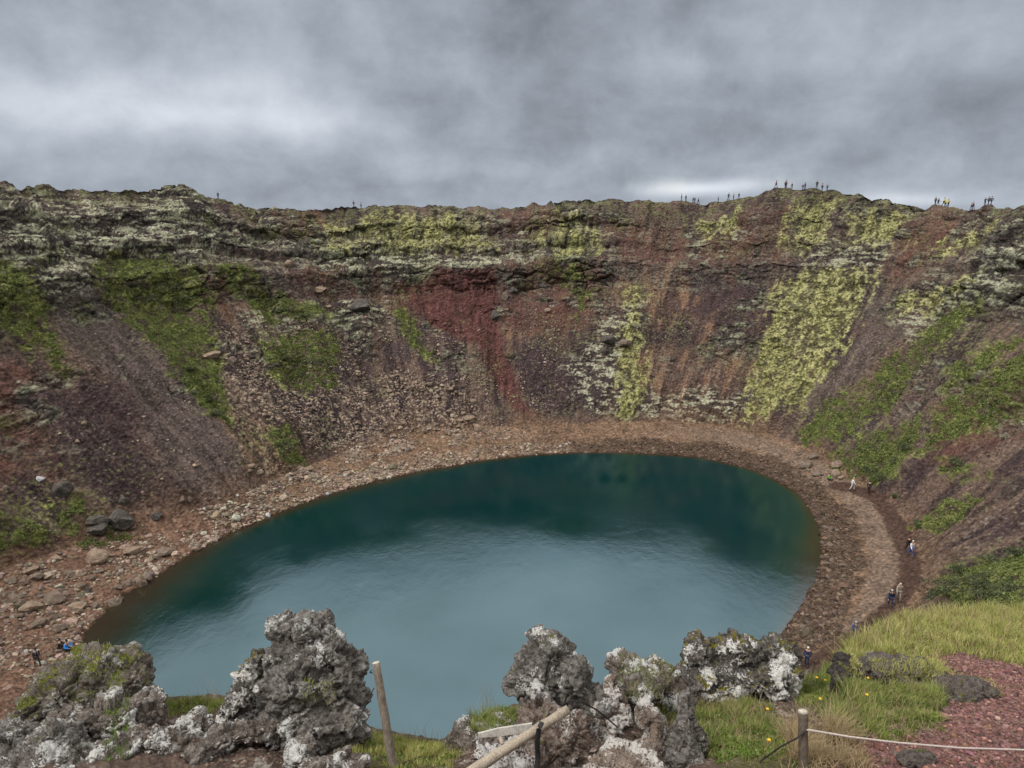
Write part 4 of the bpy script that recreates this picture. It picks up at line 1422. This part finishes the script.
def make_flower(g, h, lb, grp):
    root = empty('yellow_flower', g, random.uniform(0, 6))
    V, F = [], []
    for j in range(3):
        for z_, x_ in ((-.02, 0), (h, .03)):
            V.append((x_ + .003 * math.cos(j * 2.09), .003 * math.sin(j * 2.09), z_))
    F = [(0, 2, 3, 1), (2, 4, 5, 3), (4, 0, 1, 5)]
    new_mesh('stem', V, F, M_STEM, True, None, root)
    V, F = [], []
    for ring, (rl, tz) in enumerate(((.021, .006), (.014, .014))):
        for j in range(12):
            a = j * math.pi / 6 + ring * .26
            b0 = len(V)
            ca_, sa_ = math.cos(a), math.sin(a)
            V += [(.03 + .002 * ca_, .002 * sa_, h), (.03 + rl * .6 * ca_ - .004 * sa_, rl * .6 * sa_ + .004 * ca_, h + tz * .6),
                  (.03 + rl * ca_, rl * sa_, h + tz), (.03 + rl * .6 * ca_ + .004 * sa_, rl * .6 * sa_ - .004 * ca_, h + tz * .6)]
            F.append((b0, b0 + 1, b0 + 2, b0 + 3))
    new_mesh('petals', V, F, M_YEL, False, None, root)
    tag(root, lb, 'flower', grp)


for u, v, lb, grp in [(765, 728, 'yellow flower in the herbs left of the rope post, the upper one', None), (770, 760, 'yellow flower in the herbs left of the rope post, the lower one', None),
                      (867, 692, 'yellow flower in front of the black upright rock', None),
                      (821, 690, None, 1), (816, 694, None, 1), (798, 700, None, 1), (820, 712, None, 1), (902, 672, None, 2), (912, 673, None, 2), (918, 678, None, 2), (922, 674, None, 2), (934, 688, None, 2), (862, 710, 'yellow flower low in the long grass', None), (896, 675, None, 2)]:
    if grp == 1: lb, gname = 'small yellow flower in the grass left of the black upright rock', 'flowers behind the rope post'
    elif grp == 2: lb, gname = 'small yellow flower above the half buried grey rock', 'flowers on the half buried rock'
    else: gname = None
    make_flower(near_at(u, v), random.uniform(.16, .24), lb, gname)


# ------------------------------------------------------------------ fence posts, rope, broken rail
def tube(name, pts, rads, mat, parent=None, sides=10, cap=True, ell=1.0, seed=0):
    pts = [Vector(p) for p in pts]
    V, F = [], []
    up0 = Vector((0, 0, 1))
    for i, p in enumerate(pts):
        d = (pts[min(i + 1, len(pts) - 1)] - pts[max(i - 1, 0)]).normalized()
        a = d.cross(up0 if abs(d.z) < .9 else Vector((0, 1, 0))).normalized(); b = a.cross(d)
        r_ = rads[i] if hasattr(rads, '__len__') else rads
        for j in range(sides):
            t_ = 2 * math.pi * j / sides
            V.append(p + a * math.cos(t_) * r_ + b * math.sin(t_) * r_ * ell)
    V = np.array([tuple(v) for v in V])
    if seed:
        V = V + .12 * (np.max(rads)) * np.stack([fbm(V[:, 0] * 30 + seed, V[:, 1] * 30, V[:, 2] * 8 + k_, 2) for k_ in (0, 5, 9)], -1)
    n = len(pts)
    q4 = [(i * sides + j, i * sides + (j + 1) % sides, (i + 1) * sides + (j + 1) % sides, (i + 1) * sides + j) for i in range(n - 1) for j in range(sides)]
    c0 = len(V)
    V = np.vstack([V, V[:sides].mean(0), V[-sides:].mean(0)])
    me = bpy.data.meshes.new(name)
    tri = []
    if cap:
        tri = [(c0, (j + 1) % sides, j) for j in range(sides)] + [(c0 + 1, (n - 1) * sides + j, (n - 1) * sides + (j + 1) % sides) for j in range(sides)]
    me.from_pydata(V.tolist(), [], q4 + tri)
    me.polygons.foreach_set('use_smooth', [True] * len(q4) + [False] * len(tri))
    me.materials.append(mat)
    o = bpy.data.objects.new(name, me); COL.objects.link(o)
    if parent: o.parent = parent
    return o


def wood_mat(name, c0, c1):
    m, t, bs = mat_new(name)
    tcx = t.node('ShaderNodeTexCoord')
    mp_ = t.node('ShaderNodeMapping'); mp_.inputs['Scale'].default_value = (1, 1, .12)
    t.l.new(tcx.outputs['Object'], mp_.inputs[0])
    n = t.noise(mp_.outputs[0], 90, 5, .6)
    n2_ = t.noise(tcx.outputs['Object'], 9, 4)
    c = t.mix(t.ramp(n, .35, .65), c0, c1)
    c = t.mix(t.ramp(n2_, .45, .7, 0, .5), c, [k_ * .55 for k_ in c0])
    t.put(bs.inputs['Base Color'], c)
    bs.inputs['Roughness'].default_value = .85
    bs.inputs['Specular IOR Level'].default_value = .2
    t.put(bs.inputs['Normal'], t.bump(n, .7, .006))
    return m


M_POST = wood_mat('weathered_post', (.14, .115, .09), (.25, .21, .17))
M_POSTD = wood_mat('dark_post', (.085, .065, .05), (.14, .11, .085))
M_RAIL = wood_mat('pale_rail', (.24, .20, .155), (.40, .34, .27))
M_SLAT = wood_mat('grey_slat', (.34, .32, .29), (.52, .49, .45))
M_ROPE = simple_mat('pale_rope', (.46, .40, .37), .9, .3, 120, .5, .003)
M_BLK = simple_mat('black_rope', (.022, .021, .022), .7, .3, 60)
M_TOP = simple_mat('post_top', (.42, .38, .32), .9, .25, 60)
M_PTOP = M_TOP


def along(pix, base, n=8):
    pts = [P(*p) for p in pix]
    out = []
    for i in range(len(pts) - 1):
        for k_ in range(n):
            out.append(lerp(pts[i], pts[i + 1], k_ / n))
    out.append(pts[-1])
    return [Vector([float(c) for c in (p - base)]) for p in out]


# leaning post
b0 = P(397, 790, 7.45)
root = empty('fence_post', Vector(b0))
pl = along([(397, 790, 7.45), (376, 663, 7.5)], b0, 14)
tube('pole', pl, list(np.linspace(.050, .041, len(pl))), M_POST, root, 14, seed=3)
tube('top_end', [pl[-1] + (pl[-1] - pl[-2]).normalized() * -.002, pl[-1] + (pl[-1] - pl[-2]).normalized() * .006],   .038, M_TOP, root, 14)
tube('staple', [pl[-2] + Vector((-.05, -.02, 0)), pl[-2] + Vector((-.075, -.03, .02)), pl[-2] + Vector((-.05, -.03, .045))], .006, M_BLK, root, 6)
tag(root, 'weathered grey wooden post leaning left beside the tall pillar', 'post')
wz = P(372, 688, 7.45)
o = tube('wire', along([(374, 688, 7.43), (360, 716, 7.38), (346, 738, 7.3), (333, 762, 7.2), (328, 790, 7.1)], wz, 4), .0055, M_BLK, None, 6)
o.location = Vector(wz)
tag(o, 'slack dark wire hanging down from the leaning post', 'wire')

# upright post with rope
b0 = P(804, 800, 6.45)
root = empty('fence_post', Vector(b0))
pl = along([(804, 800, 6.45), (803, 712, 6.5)], b0, 14)
tube('pole', pl, .041, M_POSTD, root, 14, seed=5)
e = (pl[-1] - pl[-2]).normalized()
tube('top_end', [pl[-1] - e * .012, pl[-1] + e * .012, pl[-1] + e * .02], [.044, .043, .028], M_TOP, root, 14)
tag(root, 'dark upright wooden post with a pale top holding the rope', 'post')
b1 = P(803, 731, 6.5)
o = tube('rope', along([(803, 729, 6.46), (850, 737, 6.5), (900, 743, 6.6), (960, 748, 6.75), (1024, 750, 6.95), (1110, 749, 7.2), (1200, 744, 7.5)], b1, 5), .0095, M_ROPE, None, 8, seed=2)
o.location = Vector(b1)
tag(o, 'pale sagging rope running right from the upright post', 'rope')
b1 = P(800, 737, 6.46)
o = tube('cable', along([(806, 731, 6.44), (797, 738, 6.43), (780, 747, 6.5), (762, 760, 6.6), (748, 776, 6.7), (738, 795, 6.7)], b1, 4), .007, M_BLK, None, 6)
o.location = Vector(b1)
tag(o, 'dark cable drooping left from the upright post into the grass', 'cable')

# broken rail on the rock
b0 = P(470, 772, 6.45)
root = empty('broken_rail', Vector(b0))
pl = along([(466, 775, 6.4), (568, 709, 6.75)], b0, 16)
tube('pole', pl, list(np.linspace(.050, .042, len(pl))), M_RAIL, root, 14, seed=7)
tag(root, 'round pale wooden rail lying slanted across the lichen boulder', 'rail')
b0 = P(478, 734, 6.7)
root = empty('wooden_slat', Vector(b0))
q0 = along([(478, 735, 6.75), (532, 727, 6.75)], b0, 8)
dv = (q0[-1] - q0[0]).normalized(); upv = Vector((0, CP * 0 + .25, 1)).normalized(); sdv = dv.cross(upv).normalized()
V, F = [], []
for i, p in enumerate(q0):
    hh_ = lerp(.018, .038, min(1, i / 3))
    for s1_, s2_ in ((-1, -1), (1, -1), (1, 1), (-1, 1)):
        V.append(tuple(p + sdv * .014 * s1_ + upv * hh_ * s2_))
for i in range(len(q0) - 1):
    for j in range(4):
        F.append((i * 4 + j, i * 4 + (j + 1) % 4, i * 4 + 4 + (j + 1) % 4, i * 4 + 4 + j))
F += [(3, 2, 1, 0), tuple(len(V) - 4 + j for j in range(4))]
new_mesh('board', V, F, M_SLAT, False, None, root)
tube('peg', along([(503, 745, 6.62), (500, 737, 6.7)], b0, 1), .02, M_RAIL, root, 8)
tag(root, 'short grey wooden slat tucked behind the slanted rail', 'slat')
b0 = P(538, 728, 6.5)
o = tube('strap', along([(542, 722, 6.50), (539, 729, 6.47), (537, 742, 6.50), (538, 756, 6.55), (535, 790, 6.5)], b0, 4), .024, M_BLK, None, 8, ell=.35)
o.location = Vector(b0)
tag(o, 'black strap hanging from the slanted rail over the boulder', 'strap')
b0 = P(563, 704, 6.8)
o = tube('cord', along([(561, 706, 6.68), (568, 701, 6.65), (582, 702, 6.7), (597, 710, 6.85), (608, 719, 7.0), (617, 727, 7.1)], b0, 4), .008, M_BLK, None, 6)
o.location = Vector(b0)
tag(o, 'black cord trailing right from the upper end of the slanted rail', 'cord')


# ------------------------------------------------------------------ people
def skin_mesh(joints, edges, root=0, sub=1):
    me = bpy.data.meshes.new('sk')
    me.from_pydata([j[:3] for j in joints], edges, [])
    o = bpy.data.objects.new('sk', me); COL.objects.link(o)
    md = o.modifiers.new('s', 'SKIN'); md.use_smooth_shade = True; md.branch_smoothing = .4
    sv = me.skin_vertices[0].data
    for i, j in enumerate(joints):
        rx, ry = (j[3], j[3]) if len(j) == 4 else (j[3], j[4])
        sv[i].radius = (rx, ry); sv[i].use_root = (i == root)
    m2 = o.modifiers.new('ss', 'SUBSURF'); m2.levels = sub; m2.render_levels = sub
    dg = bpy.context.evaluated_depsgraph_get()
    res = bpy.data.meshes.new_from_object(o.evaluated_get(dg))
    bpy.data.objects.remove(o)
    for p in res.polygons: p.use_smooth = True
    return res


def add_ico(bm, loc, s, sub=2):
    bmesh.ops.create_icosphere(bm, subdivisions=sub, radius=1, matrix=Matrix.Translation(loc) @ Matrix.Diagonal((*s, 1)))


def pose_joints(kind, seed):
    """figure faces -Y; returns dict of joints (x,y,z)"""
    r = random.Random(seed)
    J = {}
    if kind == 'sit':
        hip = .32
        J['pel'] = (0, 0, hip); J['sp'] = (0, -.02, hip + .22); J['ch'] = (0, -.07, hip + .43); J['nk'] = (0, -.10, hip + .56); J['hd'] = (0, -.13, hip + .66); J['ht'] = (0, -.14, hip + .76)
        for s, n in ((-1, 'l'), (1, 'r')):
            J['hip' + n] = (.09 * s, 0, hip - .01); J['kn' + n] = (.13 * s, -.40, hip + .14); J['an' + n] = (.12 * s, -.50, .09); J['to' + n] = (.13 * s, -.68, .04)
            J['sh' + n] = (.18 * s, -.07, hip + .46); J['el' + n] = (.25 * s, -.20, hip + .24); J['wr' + n] = (.12 * s, -.40, hip + .22); J['ha' + n] = (.07 * s, -.46, hip + .20)
        return J
    hip = .93
    st = {'walk': .26, 'stand': .03}[kind]
    lean = .05 if kind == 'walk' else .01
    J['pel'] = (0, 0, hip); J['sp'] = (0, -lean * .5, hip + .22); J['ch'] = (0, -lean, hip + .43); J['nk'] = (0, -lean - .02, hip + .565); J['hd'] = (0, -lean - .045, hip + .66); J['ht'] = (0, -lean - .045, hip + .755)
    for s, n in ((-1, 'l'), (1, 'r')):
        f = st * s
        J['hip' + n] = (.09 * s, 0, hip - .03); J['kn' + n] = (.10 * s, -f * .6 - .04, .50); J['an' + n] = (.105 * s, -f + (.06 if f < 0 else -.0), .09 + (.05 if f < -.1 else 0)); J['to' + n] = (.12 * s, -f - .15 + (.04 if f < 0 else 0), .035)
        J['sh' + n] = (.185 * s, -lean, hip + .46); J['el' + n] = (.235 * s, -lean + f * .5 + .02, hip + .18); J['wr' + n] = (.24 * s, -lean + f * .8 - .12, hip - .03); J['ha' + n] = (.235 * s, -lean + f * .9 - .16, hip - .10)
    if kind == 'stand' and r.random() < .5:
        J['elr'] = (.26, -.08, hip + .24); J['wrr'] = (.12, -.26, hip + .36); J['har'] = (.08, -.30, hip + .42)
    return J


def body_parts(kind, seed):
    J = pose_joints(kind, seed)
    RB = {'pel': (.145, .10), 'sp': (.12, .085), 'ch': (.15, .10), 'nk': (.052, .055), 'hd': (.072, .088), 'ht': (.062, .075)}
    for n in 'lr':
        RB.update({'hip' + n: (.085, .085), 'kn' + n: (.055, .055), 'an' + n: (.036, .04), 'to' + n: (.035, .025), 'sh' + n: (.055, .055), 'el' + n: (.04, .04), 'wr' + n: (.028, .025), 'ha' + n: (.034, .018)})
    E = [('pel', 'sp'), ('sp', 'ch'), ('ch', 'nk'), ('nk', 'hd'), ('hd', 'ht')]
    for n in 'lr': E += [('pel', 'hip' + n), ('hip' + n, 'kn' + n), ('kn' + n, 'an' + n), ('an' + n, 'to' + n), ('ch', 'sh' + n), ('sh' + n, 'el' + n), ('el' + n, 'wr' + n), ('wr' + n, 'ha' + n)]

    def build(names, edges, grow, sub=1):
        ix_ = {n: i for i, n in enumerate(names)}
        return skin_mesh([(*J[n], RB[n][0] + grow, RB[n][1] + grow) for n in names], [(ix_[a], ix_[b]) for a, b in edges if a in ix_ and b in ix_], 0, sub)
    allj = list(RB)
    body = build(allj, E, -.006)
    bm = bmesh.new(); bm.from_mesh(body)
    hd = Vector(J['hd'])
    add_ico(bm, hd + Vector((0, -.085, -.005)), (.012, .022, .02), 1)          # nose
    for s in (-1, 1): add_ico(bm, hd + Vector((.072 * s, .005, 0)), (.010, .018, .028), 1)   # ears
    for n, s in (('l', -1), ('r', 1)):                                         # five fingers a hand
        h0, w0 = Vector(J['ha' + n]), Vector(J['wr' + n])
        d = (h0 - w0).normalized(); sd_ = d.cross(Vector((1, 0, 0))).normalized()
        for k_, (off, L) in enumerate(((-.026, .055), (-.009, .07), (.009, .075), (.026, .065))):
            p0 = h0 + sd_ * off
            for q_ in range(3):
                c = p0 + d * (L * (q_ + .6) / 3) + Vector((-s * .010 * q_ * q_ * .6, 0, 0))
                add_ico(bm, c, (.009, .010, .014), 1)
        for q_ in range(3): add_ico(bm, w0.lerp(h0, .6) - sd_ * (.03 + .012 * q_) + d * .018 * q_, (.010, .011, .013), 1)
    bm.to_mesh(body); bm.free()
    for p in body.polygons: p.use_smooth = True
    jk = build(['pel', 'sp', 'ch', 'shl', 'ell', 'wrl', 'shr', 'elr', 'wrr'], E, .022)
    tr = build(['pel', 'hipl', 'knl', 'anl', 'hipr', 'knr', 'anr'], E, .015)
    eye = bmesh.new()
    for s in (-1, 1): add_ico(eye, hd + Vector((.028 * s, -.078, .02)), (.010, .006, .007), 1)
    em = bpy.data.meshes.new('eyes'); eye.to_mesh(em); eye.free()
    hr = bmesh.new()
    add_ico(hr, hd + Vector((0, .022, .062)), (.094, .102, .088), 2)
    hm = bpy.data.meshes.new('hair'); hr.to_mesh(hm); hr.free()
    for p in hm.polygons: p.use_smooth = True
    sb = bmesh.new()
    for n in 'lr':
        a, t_ = Vector(J['an' + n]), Vector(J['to' + n])
        c = a.lerp(t_, .45); c.z = min(a.z, .06 + (a.z - .09)) if kind != 'sit' else .05
        add_ico(sb, c, (.052, .15, .06), 2)
    sm_ = bpy.data.meshes.new('shoes'); sb.to_mesh(sm_); sb.free()
    for p in sm_.polygons: p.use_smooth = True
    bp = bmesh.new()
    ch = Vector(J['ch']); spn = Vector(J['sp'])
    c = ch.lerp(spn, .45) + Vector((0, .19, .02))
    bmesh.ops.create_cube(bp, size=1, matrix=Matrix.Translation(c) @ Matrix.Diagonal((.28, .17, .44, 1)))
    bmesh.ops.bevel(bp, geom=bp.edges[:], offset=.05, segments=3, affect='EDGES')
    for s in (-1, 1):
        bmesh.ops.create_cube(bp, size=1, matrix=Matrix.Translation(ch + Vector((.09 * s, 0, .10))) @ Matrix.Diagonal((.045, .31, .025, 1)))
        bmesh.ops.create_cube(bp, size=1, matrix=Matrix.Translation(ch + Vector((.09 * s, -.142, -.03))) @ Matrix.Diagonal((.045, .02, .26, 1)))
    bpm = bpy.data.meshes.new('backpack'); bp.to_mesh(bpm); bp.free()
    return dict(body=body, jacket=jk, trousers=tr, eyes=em, hair=hm, shoes=sm_, backpack=bpm)


_mats = {}


def cmat(c):
    if c not in _mats: _mats[c] = simple_mat('cloth', c, .85, .2, 25)
    return _mats[c]


SKIN = simple_mat('skin', (.45, .27, .19), .6, .08, 20)
EYE = simple_mat('eye', (.03, .02, .02), .4)
_variants = {}


def person(loc, rz, kind, jacket, trousers, hair, label, group=None, pack=None, var=0, scale=1.0):
    if (kind, var) not in _variants: _variants[(kind, var)] = body_parts(kind, var)
    vp = _variants[(kind, var)]
    root = empty('person', loc, rz)
    root.scale = (scale,) * 3
    for pn, m_ in (('body', SKIN), ('eyes', EYE), ('hair', cmat(hair)), ('jacket', cmat(jacket)), ('trousers', cmat(trousers)), ('shoes', cmat((.05, .04, .04)))) + ((('backpack', cmat(pack)),) if pack else ()):
        me = vp[pn].copy(); me.materials.clear(); me.materials.append(m_)
        o = bpy.data.objects.new(pn, me); COL.objects.link(o); o.parent = root
    tag(root, label, 'person', group)
    return root


BLK, NAVY, WHT, BEI, GRN, BLUE, YEL, GRY = (.02, .02, .022), (.022, .035, .085), (.75, .75, .78), (.34, .31, .26), (.10, .40, .04), (.03, .22, .62), (.55, .55, .08), (.2, .2, .21)
PI = math.pi
DN = (.05, .09, .22)


def gp(u, v): return ground_at(u, v)[0]


person(gp(828.5, 481), .6, 'sit', GRN, (.06, .05, .05), (.04, .03, .025), 'person in a bright green jacket sitting beside the pale boulders at the path end')
person(gp(852, 490.5), 1.2, 'walk', WHT, (.55, .53, .5), (.5, .48, .45), 'person in white walking at the far bend of the path')
person(gp(868.5, 493.5), -.9, 'stand', BLK, BLK, (.03, .02, .02), 'person all in black standing at the far bend of the path')
person(gp(907, 552), .1, 'walk', BLK, BLK, (.03, .02, .02), 'person in black half hidden behind one in blue trousers', None, None, 1)
person(gp(910.5, 556), .1, 'walk', WHT, (.03, .10, .38), (.60, .58, .55), 'person in white top and bright blue trousers coming down the path')
person(gp(898, 600), -.35, 'walk', BEI, (.25, .22, .18), (.5, .48, .44), 'person in beige jacket walking behind the one with the dark backpack', None, (.30, .27, .22), 1)
person(gp(889.5, 607), -.35, 'walk', NAVY, NAVY, (.42, .44, .47), 'person with grey cap and dark backpack walking down the path', None, BLK)
person(gp(854, 639.5), -.6, 'walk', (.03, .06, .19), NAVY, (.35, .36, .4), 'person in navy jacket alone on the path above the yellow grass', None, NAVY)
person(gp(806, 666), -.6, 'stand', NAVY, NAVY, (.6, .58, .55), 'person in navy with a pale cap just right of the white blotched rock')
person(gp(38, 666.5), .9, 'walk', BLK, (.04, .035, .035), (.02, .02, .02), 'person in black with white stripes on the backpack at the left beach', None, (.25, .26, .28))
person(gp(60, 651), 1.9, 'sit', BLK, BLK, (.02, .02, .02), 'person in black crouching beside the one in blue on the left beach')
person(gp(67, 653), 1.2, 'sit', BLUE, BLK, (.03, .025, .02), 'person in bright blue jacket crouching on the left beach', None, None, 1, 1.15)

rimp = [(681, 0), (686, 0), (693, 0), (695.7, 0), (699, 0), (719, 0), (728, 0), (732.5, 0), (738, 0), (775, 1), (784, 1), (787, 1), (792.5, 1), (801.8, 1), (804.5, 1), (817, 1), (823, 1), (826, 1),
        (936, 2), (938.4, 2), (944, 3), (946, 3), (948.5, 3), (970.6, 4), (973.7, 4), (983.6, 4), (988, 4), (992, 4), (219, 5), (352.6, 6), (360, 6)]
rl = {0: ('hiker in dark clothes on the rim left of the highest hilltop', 'hikers on the rim left of the hilltop'),
      1: ('hiker in dark clothes standing on the highest hilltop', 'hikers on the hilltop'),
      2: ('hiker in dark clothes on the right rim beside those in yellow', 'dark pair on the right rim'),
      3: ('hiker in a yellow jacket on the right rim', 'hikers in yellow on the right rim'),
      4: ('hiker in dark clothes at the far right of the rim', 'hikers at the far right of the rim'),
      5: ('lone hiker on the left rim where the crest steps down', None),
      6: ('hiker in dark clothes on the far rim left of centre', 'pair on the far rim')}
for i, (u, k_) in enumerate(rimp):
    g = crest_at(u)
    c = YEL if k_ == 3 else random.choice([BLK, BLK, NAVY, (.05, .04, .04), (.10, .10, .11), (.16, .04, .03), (.05, .10, .13)])
    person(g + Vector((0, 0, -.05)), random.uniform(0, 6.28), random.choice(['stand', 'walk']), c, random.choice([BLK, NAVY]), (.04, .03, .03), rl[k_][0], rl[k_][1], None, i % 2, random.uniform(.6, .8) if k_ < 5 else .7)
